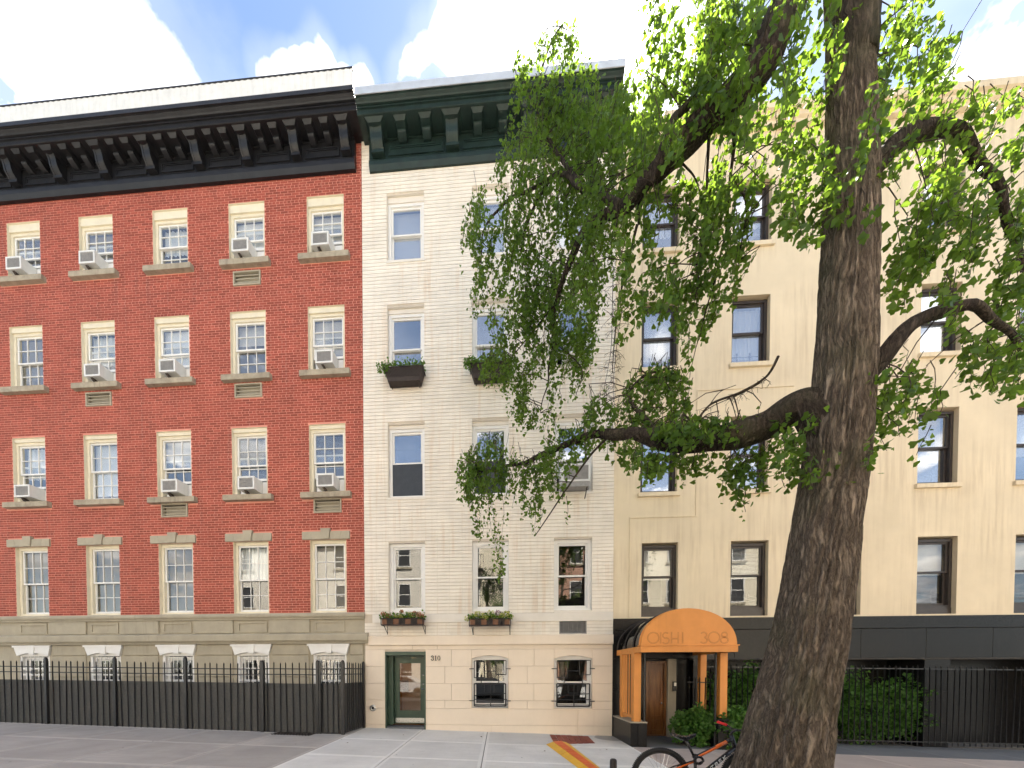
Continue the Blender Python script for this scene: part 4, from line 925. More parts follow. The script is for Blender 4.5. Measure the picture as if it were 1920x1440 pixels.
# ------------------------------------------------------------------ FENCES
def picket_fence(th, x0, y0, x1, y1, zb, zt, n, rails, r=.013, screen=None, screen_mat='screen_fabric', post=True, skip=()):
    d = Vector((x1 - x0, y1 - y0)); L = d.length; d.normalize(); nn = Vector((-d.y, d.x))
    me = MB().lathe([(r, 0), (r, zt - zb - .05), (r * 1.25, zt - zb - .05), (.002, zt - zb)], (0, 0, 0), 8).mesh('picket', True); me.materials.append(M['iron'])
    for i in range(n):
        t = (i + .5) / n * L; o = link('picket', me, None, th); o.location = (x0 + d.x * t, y0 + d.y * t, zb + (gz(x0 + d.x * t, y0) - gz(x0, y0)) * .5); o.rotation_euler = (random.gauss(0, .006), random.gauss(0, .006), 0); o.scale = (1, 1, 1 + random.gauss(0, .004))
    for z in rails:
        a = Vector((x0, y0)) - nn * .0; m = MB(); dz = (gz(x1, y1) - gz(x0, y0)) * .5; w = .007; h = .013
        m.hexa([(x0 - nn.x * w, y0 - nn.y * w, z - h), (x1 - nn.x * w, y1 - nn.y * w, z - h + dz), (x1 + nn.x * w, y1 + nn.y * w, z - h + dz), (x0 + nn.x * w, y0 + nn.y * w, z - h), (x0 - nn.x * w, y0 - nn.y * w, z + h), (x1 - nn.x * w, y1 - nn.y * w, z + h + dz), (x1 + nn.x * w, y1 + nn.y * w, z + h + dz), (x0 + nn.x * w, y0 + nn.y * w, z + h)])
        m.build('rail', M['iron'], th)
    if screen:
        q = .028; dz = (gz(x1, y1) - gz(x0, y0)) * .5; m = MB(); k = max(2, n * 2)
        for i in range(k):
            ta, tb = i / k, (i + 1) / k; oa = q + .006 * math.sin(i * 1.7); ob = q + .006 * math.sin((i + 1) * 1.7)
            m.face([(x0 + (x1 - x0) * ta + nn.x * oa, y0 + (y1 - y0) * ta + nn.y * oa, screen[0] + dz * ta), (x0 + (x1 - x0) * tb + nn.x * ob, y0 + (y1 - y0) * tb + nn.y * ob, screen[0] + dz * tb), (x0 + (x1 - x0) * tb + nn.x * ob, y0 + (y1 - y0) * tb + nn.y * ob, screen[1] + dz * tb), (x0 + (x1 - x0) * ta + nn.x * oa, y0 + (y1 - y0) * ta + nn.y * oa, screen[1] + dz * ta)])
        m.build('privacy_screen', M[screen_mat], th)
def fpost(th, x, y, zt, w=.055): MB().box(x - w / 2, x + w / 2, y - w / 2, y + w / 2, gz(x, y) - .02, zt).lathe([(w * .55, 0), (w * .62, .02), (.004, .05)], (x, y, zt + .001), 10).build('post', M['iron'], th)
FY = -1.17
fa = thing('iron_fence', 'black picket fence with dark screen sheet in front of the red brick house', 'fence', (-5.15, FY, .2))
picket_fence(fa, -5.80, FY, -4.47, FY, .27, 2.03, 8, (.29, 1.72, 1.86), screen=(.26, 1.50)); fpost(fa, -5.84, FY, 2.02, .085); fpost(fa, -4.43, FY, 2.02, .06)
fb = thing('iron_fence', 'black picket fence return running from the gate corner to the white house wall', 'fence', (-3.76, -.6, .2))
picket_fence(fb, -3.79, FY + .04, -3.70, -.08, .27, 2.03, 9, (.29, 1.72, 1.86), screen=(.26, 1.50)); fpost(fb, -3.80, FY, 2.02, .07); fpost(fb, -3.70, -.05, 2.02, .06)
fg = thing('iron_gate', 'narrow black iron gate with dark screen beside the white house', 'gate', (-4.1, FY, .2))
picket_fence(fg, -4.385, FY, -3.845, FY, .27, 2.03, 4, (.29, 1.72, 1.86), r=.012, screen=(.26, 1.50)); fpost(fg, -4.372, FY + .001, 2.0, .04)
fc = thing('iron_fence', 'black picket fence with screen further left along the red brick house', 'fence', (-9, FY, .3))
picket_fence(fc, -13.6, FY, -5.90, FY, .36, 2.10, 45, (.38, 1.80, 1.94), screen=(.34, 1.60)); [fpost(fc, -5.95 - 1.9 * k, FY, 2.12, .06) for k in range(1, 5)]
ff = thing('iron_fence', 'black picket fence with ivy behind it right of the orange canopy', 'fence', (6.5, -.35, .1))
picket_fence(ff, 5.18, -.38, 12.5, -.38, .05, 1.98, 56, (.14, 1.90), r=.012)
fe = thing('iron_fence', 'short black spiked railing under the orange canopy, in front of the ivy', 'fence', (4.75, -.6, .1))
picket_fence(fe, 4.62, -.55, 5.12, -.75, .08, 1.66, 5, (.20, 1.52), r=.014)
# cellar grate and blue bag
gr = MB()
for i in range(13): x = -5.42 + i * .075; gr.box(x, x + .035, -1.50, -1.19, gz(x, -1.3) + .001, gz(x, -1.3) + .012)
for y in (-1.50, -1.345, -1.20): gr.hexa([(-5.44, y, gz(-5.44, y) + .0125), (-4.46, y, gz(-4.46, y) + .0125), (-4.46, y + .03, gz(-4.46, y) + .0125), (-5.44, y + .03, gz(-5.44, y) + .0125), (-5.44, y, gz(-5.44, y) + .018), (-4.46, y, gz(-4.46, y) + .018), (-4.46, y + .03, gz(-4.46, y) + .018), (-5.44, y + .03, gz(-5.44, y) + .018)])
tag(gr.build('cellar_grate', M['iron_brown']), 'flat rusty cellar grate in the pavement before the black fence', 'grate')
bg = MB(); bg.lathe([(.0, 0), (.11, .005), (.14, .06), (.12, .12), (.06, .15), (.02, .19), (0, .19)], (-4.16, -.92, gz(-4.2, -.9)), 14)
bg.v = [(v[0] + .02 * math.sin(v[2] * 40 + v[1] * 30), v[1], v[2]) for v in bg.v]
tag(bg.build('rubbish_bag', M['blue_plastic'], None, True), 'crumpled blue plastic bag showing under the iron gate', 'bag')

# ------------------------------------------------------------------ leaves
FAN = np.array([(0, 0, 0), (.50, .62, .10), (.34, .92, .05), (.02, .80, -.02), (-.32, .94, .05), (-.50, .64, .10)], dtype=np.float64)
OVAL = np.array([(0, 0, 0), (.34, .25, .06), (.40, .55, .08), (0, 1.0, -.06), (-.40, .55, .08), (-.34, .25, .06)], dtype=np.float64)
def leaf_mesh(name, pos, size, shape, mat, down=.55, parent=None):
    """one mesh of many small leaf faces; every leaf its own orientation"""
    N = len(pos); pos = np.asarray(pos); size = np.asarray(size) * np.ones(N)
    t = rng.normal(size=(N, 3)); t /= np.linalg.norm(t, axis=1)[:, None]; t[:, 2] -= down * 1.6; t /= np.linalg.norm(t, axis=1)[:, None]
    r = rng.normal(size=(N, 3)); r -= (r * t).sum(1)[:, None] * t; r /= np.linalg.norm(r, axis=1)[:, None]
    nn = np.cross(r, t)
    K = len(shape)
    V = pos[:, None, :] + size[:, None, None] * (shape[None, :, 0, None] * r[:, None, :] + shape[None, :, 1, None] * t[:, None, :] + shape[None, :, 2, None] * nn[:, None, :])
    me = bpy.data.meshes.new(name); me.vertices.add(N * K); me.vertices.foreach_set('co', V.reshape(-1).astype(np.float32))
    me.loops.add(N * K); me.loops.foreach_set('vertex_index', np.arange(N * K, dtype=np.int32))
    me.polygons.add(N); me.polygons.foreach_set('loop_start', np.arange(0, N * K, K, dtype=np.int32)); me.polygons.foreach_set('loop_total', np.full(N, K, dtype=np.int32))
    at = me.attributes.new('rnd', 'FLOAT', 'FACE'); at.data.foreach_set('value', rng.random(N).astype(np.float32))
    me.update(); me.validate()
    return link(name, me, M[mat], parent)
def inpoly(x, y, poly):
    c = False; n = len(poly); j = n - 1
    for i in range(n):
        xi, yi = poly[i]; xj, yj = poly[j]
        if (yi > y) != (yj > y) and x < (xj - xi) * (y - yi) / (yj - yi) + xi: c = not c
        j = i
    return c
def catmull(pts, k=6):
    pts = [Vector(p) for p in pts]; out = []
    for i in range(len(pts) - 1):
        p0, p1, p2, p3 = pts[max(i - 1, 0)], pts[i], pts[i + 1], pts[min(i + 2, len(pts) - 1)]
        for j in range(k):
            t = j / k; out.append(.5 * ((2 * p1) + (p2 - p0) * t + (2 * p0 - 5 * p1 + 4 * p2 - p3) * t * t + (3 * p1 - p0 - 3 * p2 + p3) * t ** 3))
    out.append(pts[-1]); return out

# ------------------------------------------------------------------ STREET TREE
TX, TY = 3.22, -5.78
tree = thing('ginkgo_tree', 'large ginkgo street tree with drooping leafy limbs reaching across the white house', 'tree', (TX, TY, .05))
trunk_c = [(2.98, TY, -.10), (2.99, TY, .10), (3.03, TY, .4), (3.08, TY, .8), (3.20, TY, 1.5), (3.34, TY, 2.2), (3.50, TY + .03, 3.3), (3.63, TY + .06, 4.3), (3.74, TY + .1, 5.6), (3.82, TY + .18, 7.4), (3.78, TY + .25, 9.4), (3.6, TY + .3, 11.4), (3.5, TY + .35, 13.0)]
tr_r = [.62, .54, .45, .395, .345, .315, .290, .270, .235, .205, .17, .12, .07]
def resample_r(rad, k):
    out = []
    for i in range(len(rad) - 1): out += [rad[i] + (rad[i + 1] - rad[i]) * j / k for j in range(k)]
    return out + [rad[-1]]
from mathutils import noise as mn
def bark_disp(seed, amp=.07):
    o = Vector((seed * 7.3, seed * 3.1, 0))
    def f(i, k, p, a):
        q = Vector((math.cos(a) * 3.2, math.sin(a) * 3.2, p.z * .75)) + o
        big = mn.noise(q * .45) * 1.2
        q2 = Vector((math.cos(a) * 7.5 + big, math.sin(a) * 7.5 - big, p.z * 1.35)) + o
        rd = abs(mn.noise(q2)) * 2 ; rd2 = abs(mn.noise(q2 * 2.3)) * 2
        return 1 + amp * (big * .9 + min(rd, .55) * 1.5 + min(rd2, .5) * .6 - .8)
    return f
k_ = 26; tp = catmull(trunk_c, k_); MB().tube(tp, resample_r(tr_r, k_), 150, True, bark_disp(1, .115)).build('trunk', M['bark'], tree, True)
nodes = []   # branch nodes that shoots can attach to
def limb(pts, r0, r1=None, nside=14, name='limb', amp=.06, mat='shaded_limb_bark', k=8):
    """pts: (px, py, depth) or world Vectors"""
    W = [P(*p) if not isinstance(p, Vector) else p for p in pts]; cp = catmull(W, k); n_ = len(cp)
    if amp: cp = [c + Vector((mn.noise(c * 2.1), mn.noise(c * 2.1 + Vector((9, 0, 0))) * .5, mn.noise(c * 2.1 + Vector((0, 9, 0))))) * .07 * min(1, 4 * i / n_) for i, c in enumerate(cp)]
    rad = resample_r(r0, k) if r1 is None else [r0 + (r1 - r0) * (i / (n_ - 1)) ** .8 for i in range(n_)]
    if amp: rad = [r * (1 + .16 * mn.noise(c * 3.7)) for r, c in zip(rad, cp)]
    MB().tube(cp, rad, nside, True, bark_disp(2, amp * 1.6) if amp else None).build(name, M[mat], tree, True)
    nodes.extend(cp); return cp
V_ = Vector
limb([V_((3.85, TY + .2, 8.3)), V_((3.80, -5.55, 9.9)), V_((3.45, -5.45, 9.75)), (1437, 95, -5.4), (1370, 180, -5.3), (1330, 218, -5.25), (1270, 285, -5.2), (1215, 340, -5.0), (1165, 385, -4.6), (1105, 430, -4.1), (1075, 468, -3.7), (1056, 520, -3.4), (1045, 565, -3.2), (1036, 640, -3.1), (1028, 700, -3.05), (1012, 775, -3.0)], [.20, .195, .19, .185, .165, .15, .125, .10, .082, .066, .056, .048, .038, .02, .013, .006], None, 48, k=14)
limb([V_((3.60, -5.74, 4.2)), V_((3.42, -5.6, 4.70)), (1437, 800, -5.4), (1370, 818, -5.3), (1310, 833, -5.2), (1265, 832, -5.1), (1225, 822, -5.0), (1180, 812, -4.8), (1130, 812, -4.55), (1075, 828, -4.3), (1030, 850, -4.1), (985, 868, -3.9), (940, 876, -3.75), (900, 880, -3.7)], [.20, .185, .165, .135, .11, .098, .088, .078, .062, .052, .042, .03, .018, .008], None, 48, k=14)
limb([(1275, 280, -5.2), (1225, 320, -4.9), (1200, 380, -4.7), (1195, 420, -4.6)], .06, .02, 10)
limb([(1300, 185, -5.3), (1262, 235, -5.4), (1230, 300, -5.45), (1222, 345, -5.4)], .05, .022, 10)
limb([(1165, 385, -4.6), (1090, 350, -3.9), (1040, 330, -3.3), (1000, 390, -3.0), (975, 470, -2.9)], .06, .014, 10)
limb([(1090, 350, -3.9), (1040, 280, -3.2), (1010, 200, -2.9), (1020, 110, -2.9), (1050, 50, -2.9)], .04, .010, 8)
limb([(1040, 330, -3.3), (960, 370, -2.9), (910, 430, -2.8), (900, 510, -2.7)], .035, .008, 8)
limb([(1010, 200, -2.9), (975, 160, -2.8), (960, 120, -2.8)], .018, .006, 8)
limb([(1372, 182, -5.3), (1378, 260, -5.25), (1372, 330, -5.2), (1360, 420, -5.1), (1340, 520, -5.05), (1318, 620, -5.0)], .028, .007, 8)
limb([(1372, 330, -5.2), (1400, 400, -5.2), (1385, 500, -5.1)], .014, .006, 6)
limb([(1330, 250, -5.2), (1325, 330, -5.1), (1322, 400, -5.1), (1312, 470, -5.05), (1305, 560, -5.0)], .022, .006, 8)
limb([(1275, 300, -5.1), (1300, 330, -5.1), (1315, 390, -5.1)], .014, .006, 6)
limb([(1240, 830, -5.05), (1215, 790, -4.9), (1180, 745, -4.7), (1210, 700, -4.6), (1250, 690, -4.55)], .04, .010, 8)
limb([(1300, 805, -5.15), (1330, 760, -5.1), (1390, 735, -5.15), (1437, 706, -5.2), V_((3.35, -5.25, 5.55))], .012, .016, 6, amp=0)
limb([(1330, 760, -5.1), (1350, 735, -5.1), (1380, 722, -5.1)], .007, .003, 6, amp=0)
limb([(1150, 812, -4.6), (1110, 850, -4.5), (1060, 920, -4.4), (1030, 965, -4.35), (1003, 1005, -4.3)], .020, .006, 8, amp=0)
limb([(1045, 565, -3.2), (1000, 620, -3.0), (950, 680, -2.9), (920, 705, -2.85)], .018, .005, 6, amp=0)
limb([(1036, 640, -3.1), (1090, 690, -3.3), (1080, 740, -3.3)], .014, .005, 6, amp=0)
limb([(1195, 420, -4.6), (1175, 500, -4.3), (1160, 570, -4.1), (1152, 640, -4.0), (1148, 700, -3.95)], .022, .006, 8, amp=0)
limb([(1360, 820, -5.25), (1390, 870, -5.2), (1398, 930, -5.2)], .012, .005, 6, amp=0)
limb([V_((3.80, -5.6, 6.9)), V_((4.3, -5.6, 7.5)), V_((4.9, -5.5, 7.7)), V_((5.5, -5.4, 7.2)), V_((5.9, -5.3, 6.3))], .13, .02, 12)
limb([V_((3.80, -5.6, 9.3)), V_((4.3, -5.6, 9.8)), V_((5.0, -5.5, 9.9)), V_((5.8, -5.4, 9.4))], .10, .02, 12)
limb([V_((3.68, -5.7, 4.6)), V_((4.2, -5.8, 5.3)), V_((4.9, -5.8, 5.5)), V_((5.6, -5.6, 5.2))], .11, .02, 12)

SC = lambda Y: FPX / (Y + 10.05)
leafP, leafS = [], []; twigM = MB()
def bbox(poly): xs_ = [p[0] for p in poly]; ys_ = [p[1] for p in poly]; return min(xs_), max(xs_), min(ys_), max(ys_)
def parea(poly): return abs(sum(poly[i - 1][0] * poly[i][1] - poly[i][0] * poly[i - 1][1] for i in range(len(poly)))) / 2
NODE = None
def shoots(poly, Y, lai, length=(.35, .8), jit=.35, size=.062, lean=(-.12, 0.0), holes=(), attach=.35):
    global NODE
    if NODE is None: NODE = np.array([tuple(v) for v in nodes])
    x0, x1, y0, y1 = bbox(poly); s = SC(Y)
    need = int(lai * parea(poly) / s ** 2 / .0021); got = 0; guard = 0
    while got < need and guard < 40000:
        guard += 1
        px, py = random.uniform(x0, x1), random.uniform(y0, y1)
        if not inpoly(px, py, poly): continue
        Yv = Y + random.gauss(0, jit) * .6; L = random.uniform(*length)
        mid = P(px, py, Yv); d = V_((random.gauss(lean[0], .22), random.gauss(lean[1], .22), -1)).normalized()
        st = mid - d * L * .5; pts = [st + d * L * t + V_((0, 0, -.10 * L * t * t)) + V_((random.gauss(0, .012), random.gauss(0, .012), 0)) for t in (0, .2, .4, .6, .8, 1.0)]
        # attach to the nearest branch
        keep = []
        for i in range(5):
            for j in range(max(1, int(L / 5 / .04))):
                t = (j + random.random()) / max(1, int(L / 5 / .04)); q = pts[i].lerp(pts[i + 1], t)
                for _ in range(random.choice((2, 3, 3, 4))):
                    o = V_((random.gauss(0, .035), random.gauss(0, .035), random.gauss(-.01, .03))); w = q + o
                    u = PRJ(w)
                    e = 8
                    if not inpoly(u[0] + random.gauss(0, e), u[1] + random.gauss(0, e), poly): continue
                    if any(((u[0] - h[0]) / h[2]) ** 2 + ((u[1] - h[1]) / h[3]) ** 2 < random.uniform(.5, 1.3) for h in holes): continue
                    keep.append(w)
        if len(keep) < 9: continue
        got += len(keep)
        leafP.extend([tuple(w) for w in keep]); leafS.extend([size * random.uniform(.5, 1.35) for _ in keep])
        u = PRJ(pts[-1])
        cut = 6 if inpoly(u[0], u[1], poly) else 4
        twigM.tube(pts[:cut], [.0042, .0038, .0032, .0026, .0022, .0016][:cut], 4, False)
        if random.random() < attach:
            dd = np.linalg.norm(NODE - np.array(tuple(st)), axis=1) + np.maximum(0, st.z - NODE[:, 2]) * .5; i = int(dd.argmin())
            if dd[i] < .7:
                a = V_(NODE[i]); mm_ = (a + st) * .5 + V_((0, 0, .10 * (a - st).length)); twigM.tube([a, mm_, st], [.007, .0055, .0042], 4, False)
def strand(pts, lai=1.0, size=.058, spread=.05):
    W = catmull([P(*p) for p in pts], 5); twigM.tube(W, [.0045 - .003 * i / len(W) for i in range(len(W))], 4, False)
    for a, b in zip(W[:-1], W[1:]):
        for _ in range(max(1, int(lai * (b - a).length * 60))):
            q = a.lerp(b, random.random()) + V_((random.gauss(0, spread), random.gauss(0, spread), random.gauss(0, .02))); leafP.append(tuple(q)); leafS.append(size * random.uniform(.6, 1.2))
def baretwigs(pts, n, L=.16):
    W = catmull([P(*p) for p in pts], 6); twigM.tube(W, [.006 - .003 * i / len(W) for i in range(len(W))], 5, False)
    for _ in range(n):
        q = random.choice(W); d = V_((random.choice((-1, 1)) * random.uniform(.4, 1), random.gauss(0, .4), random.uniform(-.7, .35))).normalized(); l = L * random.uniform(.4, 1.2)
        e = q + d * l; twigM.tube([q, q + d * l * .5 + V_((0, 0, .012)), e], [.003, .0024, .0016], 4, False)
        for _ in range(2):
            s_ = q + d * l * random.uniform(.4, .95); twigM.tube([s_, s_ + V_((random.gauss(0, .03), random.gauss(0, .03), -random.uniform(.02, .07)))], [.002, .0015], 4, False)
# foliage masses, outlined in photo pixels, each at its own depth
F = shoots
F([(945, 165), (965, 105), (1005, 85), (1040, 60), (1070, 70), (1110, 120), (1140, 130), (1140, 200), (1090, 235), (1000, 250), (955, 235)], -3.3, 1.25, (.25, .5), .3)
F([(1000, 120), (1010, 60), (1045, 38), (1075, 30), (1110, 60), (1150, 55), (1130, 90), (1060, 110)], -2.85, .45, (.2, .35), .2)
F([(950, 235), (1010, 205), (1130, 185), (1215, 210), (1225, 300), (1200, 400), (1150, 470), (1090, 490), (1040, 520), (965, 500), (940, 560), (885, 572), (880, 500), (862, 455), (872, 420), (866, 382), (905, 345), (940, 290)], -2.95, 2.3, (.5, 1.0), .5, size=.058, holes=[(1048, 385, 14, 26), (1152, 345, 16, 14), (985, 300, 10, 8)])
F([(1120, 195), (1215, 215), (1225, 330), (1180, 400), (1110, 400), (1090, 300)], -3.9, 1.6, (.4, .8), .4)
F([(965, 520), (1050, 500), (1115, 470), (1140, 560), (1118, 640), (1112, 690), (1080, 742), (1060, 745), (1035, 700), (1005, 700), (985, 792), (958, 792), (952, 725), (905, 715), (896, 690), (925, 640), (945, 590)], -2.95, 2.9, (.4, .9), .45, size=.058, holes=[(1015, 620, 12, 26), (1065, 600, 10, 16), (975, 640, 10, 18)])
F([(1115, 120), (1180, 130), (1255, 80), (1265, 330), (1190, 340), (1110, 240)], -4.7, 1.1, (.3, .6), .35, size=.062, holes=[(1165, 100, 40, 50)])
F([(1100, 140), (1190, 170), (1200, 300), (1100, 290)], -3.4, 1.3, (.3, .6), .3, size=.058)
F([(1300, 60), (1440, 40), (1440, 240), (1330, 260), (1260, 200)], -5.2, .9, (.3, .6), .35, size=.068)
F([(1090, 330), (1215, 320), (1205, 400), (1160, 470), (1125, 560), (1085, 620), (1050, 560), (1070, 470)], -4.3, 1.9, (.3, .7), .3, size=.058)
F([(1000, 240), (1100, 230), (1130, 330), (1080, 420), (1010, 430), (960, 380), (960, 300)], -3.5, 1.6, (.3, .7), .3, size=.057)
F([(960, 460), (1060, 470), (1060, 560), (1000, 640), (950, 640), (970, 560)], -3.3, 1.5, (.3, .7), .3, size=.057)
F([(880, 560), (900, 575), (945, 570), (955, 620), (930, 630), (890, 610)], -2.7, .45, (.2, .45), .2)
F([(960, 780), (985, 770), (1010, 760), (1030, 700), (1055, 740), (1045, 800), (1000, 815), (965, 800)], -3.05, .9, (.3, .5), .2)
F([(1165, 310), (1220, 330), (1300, 330), (1440, 250), (1440, 345), (1415, 470), (1400, 522), (1370, 575), (1335, 610), (1322, 660), (1305, 705), (1290, 700), (1270, 640), (1240, 600), (1200, 590), (1175, 640), (1160, 660), (1150, 600), (1165, 520), (1150, 460)], -5.0, 1.35, (.35, .8), .4, size=.066, lean=(-.28, 0), holes=[(1250, 440, 26, 40), (1385, 300, 30, 22), (1400, 385, 22, 26), (1290, 500, 14, 30)])
F([(1320, 330), (1415, 300), (1412, 470), (1395, 522), (1340, 600), (1320, 560), (1325, 450)], -5.15, .7, (.35, .7), .25, size=.068, lean=(-.3, 0))
F([(1195, -20), (1445, -20), (1445, 270), (1330, 310), (1230, 335), (1180, 310), (1190, 230), (1215, 150), (1205, 60)], -5.35, 1.15, (.3, .6), .5, size=.068, holes=[(1230, 130, 20, 26), (1262, 205, 22, 26), (1340, 275, 22, 14)])
F([(1300, -20), (1445, -20), (1445, 120), (1330, 150), (1270, 90)], -5.7, .9, (.3, .6), .5, size=.07)
F([(1080, 775), (1120, 735), (1170, 722), (1205, 690), (1245, 680), (1290, 702), (1303, 765), (1285, 805), (1180, 815), (1100, 805)], -4.65, 2.4, (.2, .45), .3, size=.060, holes=[(1150, 745, 16, 14)])
F([(1205, 690), (1245, 680), (1288, 702), (1285, 740), (1230, 745)], -4.55, 1.2, (.2, .35), .2)
F([(1180, 800), (1240, 790), (1330, 786), (1437, 786), (1437, 800), (1350, 812), (1290, 822), (1230, 818)], -5.15, 3.4, (.10, .22), .12, size=.066)
F([(1000, 855), (1040, 800), (1110, 785), (1180, 790), (1215, 815), (1180, 860), (1120, 840), (1090, 870), (1055, 905), (1040, 915), (1010, 880)], -4.35, 1.5, (.2, .45), .3)
F([(1150, 825), (1240, 840), (1300, 850), (1345, 850), (1300, 880), (1282, 915), (1270, 880), (1235, 895), (1212, 912), (1190, 885), (1160, 875)], -5.1, 2.2, (.15, .4), .25, size=.064)
F([(1215, 800), (1440, 770), (1440, 806), (1370, 824), (1300, 838), (1230, 832)], -5.42, 1.5, (.18, .35), .1, size=.07)
F([(1270, 845), (1350, 848), (1345, 880), (1300, 900), (1262, 880)], -5.2, 1.4, (.2, .4), .2, size=.066)
F([(1345, 850), (1440, 830), (1440, 905), (1412, 930), (1396, 965), (1380, 962), (1376, 920), (1345, 948), (1350, 900)], -5.25, 2.1, (.2, .45), .25, size=.066)
F([(866, 850), (905, 824), (930, 836), (968, 850), (990, 862), (972, 900), (958, 926), (925, 922), (897, 962), (884, 958), (868, 930), (852, 905)], -3.75, 3.5, (.25, .6), .35, size=.058)
F([(884, 945), (905, 940), (912, 985), (908, 1022), (895, 1015), (888, 980)], -3.75, 1.0, (.2, .4), .1)
F([(970, 870), (1035, 850), (1046, 880), (1020, 930), (1015, 990), (1002, 992), (980, 950)], -4.0, 2.8, (.25, .5), .25, size=.056)
F([(1020, 890), (1060, 890), (1075, 930), (1050, 950), (1030, 930)], -4.4, .7, (.15, .3), .1)
for pts, l in (([(915, 920, -3.75), (925, 960, -3.75), (928, 1000, -3.75), (933, 1050, -3.75), (940, 1095, -3.75)], 1.0), ([(930, 1000, -3.7), (938, 1040, -3.7), (938, 1080, -3.7)], 1.3), ([(940, 920, -3.8), (945, 960, -3.8), (940, 1010, -3.8)], .5), ([(915, 920, -3.8), (917, 960, -3.8), (922, 1000, -3.8)], .5),
               ([(1000, 930, -4.0), (1004, 970, -4.0), (1000, 1000, -4.0)], 1.0), ([(968, 900, -3.9), (965, 930, -3.9), (960, 950, -3.9)], .6), ([(1062, 930, -4.4), (1065, 960, -4.4), (1060, 980, -4.4)], .3), ([(882, 540, -2.7), (884, 570, -2.7), (890, 600, -2.7)], .7), ([(920, 570, -2.7), (925, 600, -2.7), (922, 625, -2.7)], .7), ([(905, 560, -2.7), (908, 590, -2.7)], .7)): strand(pts, l)
baretwigs([(1165, 470, -4.2), (1172, 540, -4.1), (1160, 620, -4.0), (1152, 690, -3.95), (1150, 740, -3.95), (1155, 770, -3.95)], 80)
baretwigs([(1150, 500, -4.1), (1148, 580, -4.0), (1145, 660, -3.95), (1130, 740, -3.95)], 50)
baretwigs([(1250, 380, -5.0), (1290, 410, -5.0), (1315, 450, -5.0)], 26, .2)
baretwigs([(1320, 440, -5.1), (1310, 520, -5.0), (1305, 600, -5.0)], 22, .2)
baretwigs([(1290, 800, -5.1), (1330, 765, -5.1), (1390, 738, -5.1), (1437, 712, -5.15)], 26, .14)
# crown beyond the right edge of the picture
F([(1445, -30), (1760, -30), (1790, 160), (1700, 330), (1600, 400), (1520, 470), (1445, 430)], -5.5, 1.1, (.3, .7), .6, size=.07)
F([(1445, 790), (1540, 700), (1700, 660), (1780, 740), (1720, 860), (1600, 880), (1530, 940), (1445, 900)], -5.6, 1.0, (.25, .5), .4, size=.07)
F([(1700, 190), (1940, 150), (1940, 560), (1860, 600), (1760, 420)], -5.45, .9, (.3, .6), .4, size=.07)
F([(1740, 540), (1940, 540), (1940, 760), (1800, 740)], -5.6, .9, (.3, .5), .4, size=.07)
F([(1620, 380), (1780, 300), (1830, 480), (1740, 600), (1640, 560)], -5.5, .9, (.3, .6), .4, size=.07)
tag(twigM.build('twigs', M['twig'], tree), kind='stuff')
cr = leaf_mesh('crown', leafP, leafS, FAN, 'ginkgo', .45, tree); tag(cr, kind='stuff')
print('ginkgo leaves', len(leafP))

# ------------------------------------------------------------------ IVY AND WINDOW BOXES
def leaf_blob(name, label, cat, c, r, n, size, mat, shape=OVAL, down=.1, zmin=None, stems=10, shell=.55, group=None):
    t = thing(name, label, cat, (c[0], c[1], zmin if zmin is not None else c[2] - r[2]), group)
    pts = []
    while len(pts) < n:
        v = rng.normal(size=3); v /= np.linalg.norm(v); rr = (shell + (1 - shell) * random.random()) * (1 + .16 * math.sin(v[0] * 7 + c[0] * 3) + .13 * math.sin(v[2] * 9 + v[1] * 5))
        q = (c[0] + v[0] * rr * r[0], c[1] + v[1] * rr * r[1], c[2] + v[2] * rr * r[2])
        if zmin is not None and q[2] < zmin: continue
        pts.append(q)
    tag(leaf_mesh('foliage', pts, [size * random.uniform(.6, 1.25) for _ in pts], shape, mat, down, t), kind='stuff')
    m = MB(); zb = zmin if zmin is not None else c[2] - r[2]
    for i in range(stems):
        q = random.choice(pts); b = V_((c[0] + random.uniform(-.5, .5) * r[0], c[1] + random.uniform(-.4, .4) * r[1], zb)); e = V_(q); m.tube([b, b.lerp(e, .5) + V_((random.gauss(0, .03), random.gauss(0, .03), .05)), e], [.008, .006, .003], 5)
    m.build('stems', M['twig'], t); return t
leaf_blob('ivy_shrub', 'bushy green ivy at the foot of the orange canopy beside the entrance', 'ivy', (4.62, -.98, .48), (.50, .38, .48), 2600, .085, 'ivy', zmin=gz(4.6, -1) + .005, stems=16, shell=.35)
leaf_blob('ivy_shrub', 'ivy mound spilling over the pavement right of the orange canopy post', 'ivy', (5.25, -1.10, .52), (.50, .36, .50), 2600, .085, 'ivy', zmin=gz(5.2, -1) + .005, stems=16, shell=.35)
leaf_blob('ivy_hedge', 'ivy climbing behind the black pickets right of the canopy', 'ivy', (6.55, .12, .95), (1.25, .30, 1.05), 6000, .085, 'ivy', zmin=gz(6, 0) + .005, stems=24, shell=.5)
leaf_blob('ivy_hedge', 'ivy hedge behind the fence at the far right', 'ivy', (9.4, .1, .8), (1.5, .30, .9), 4500, .085, 'ivy', zmin=gz(9, 0) + .005, stems=24, shell=.5)
leaf_blob('ivy_shrub', 'low ivy between the two mounds, in front of the black railing', 'ivy', (4.95, -.80, .38), (.40, .28, .40), 1300, .08, 'ivy', zmin=gz(4.95, -.8) + .005, stems=10, shell=.35)

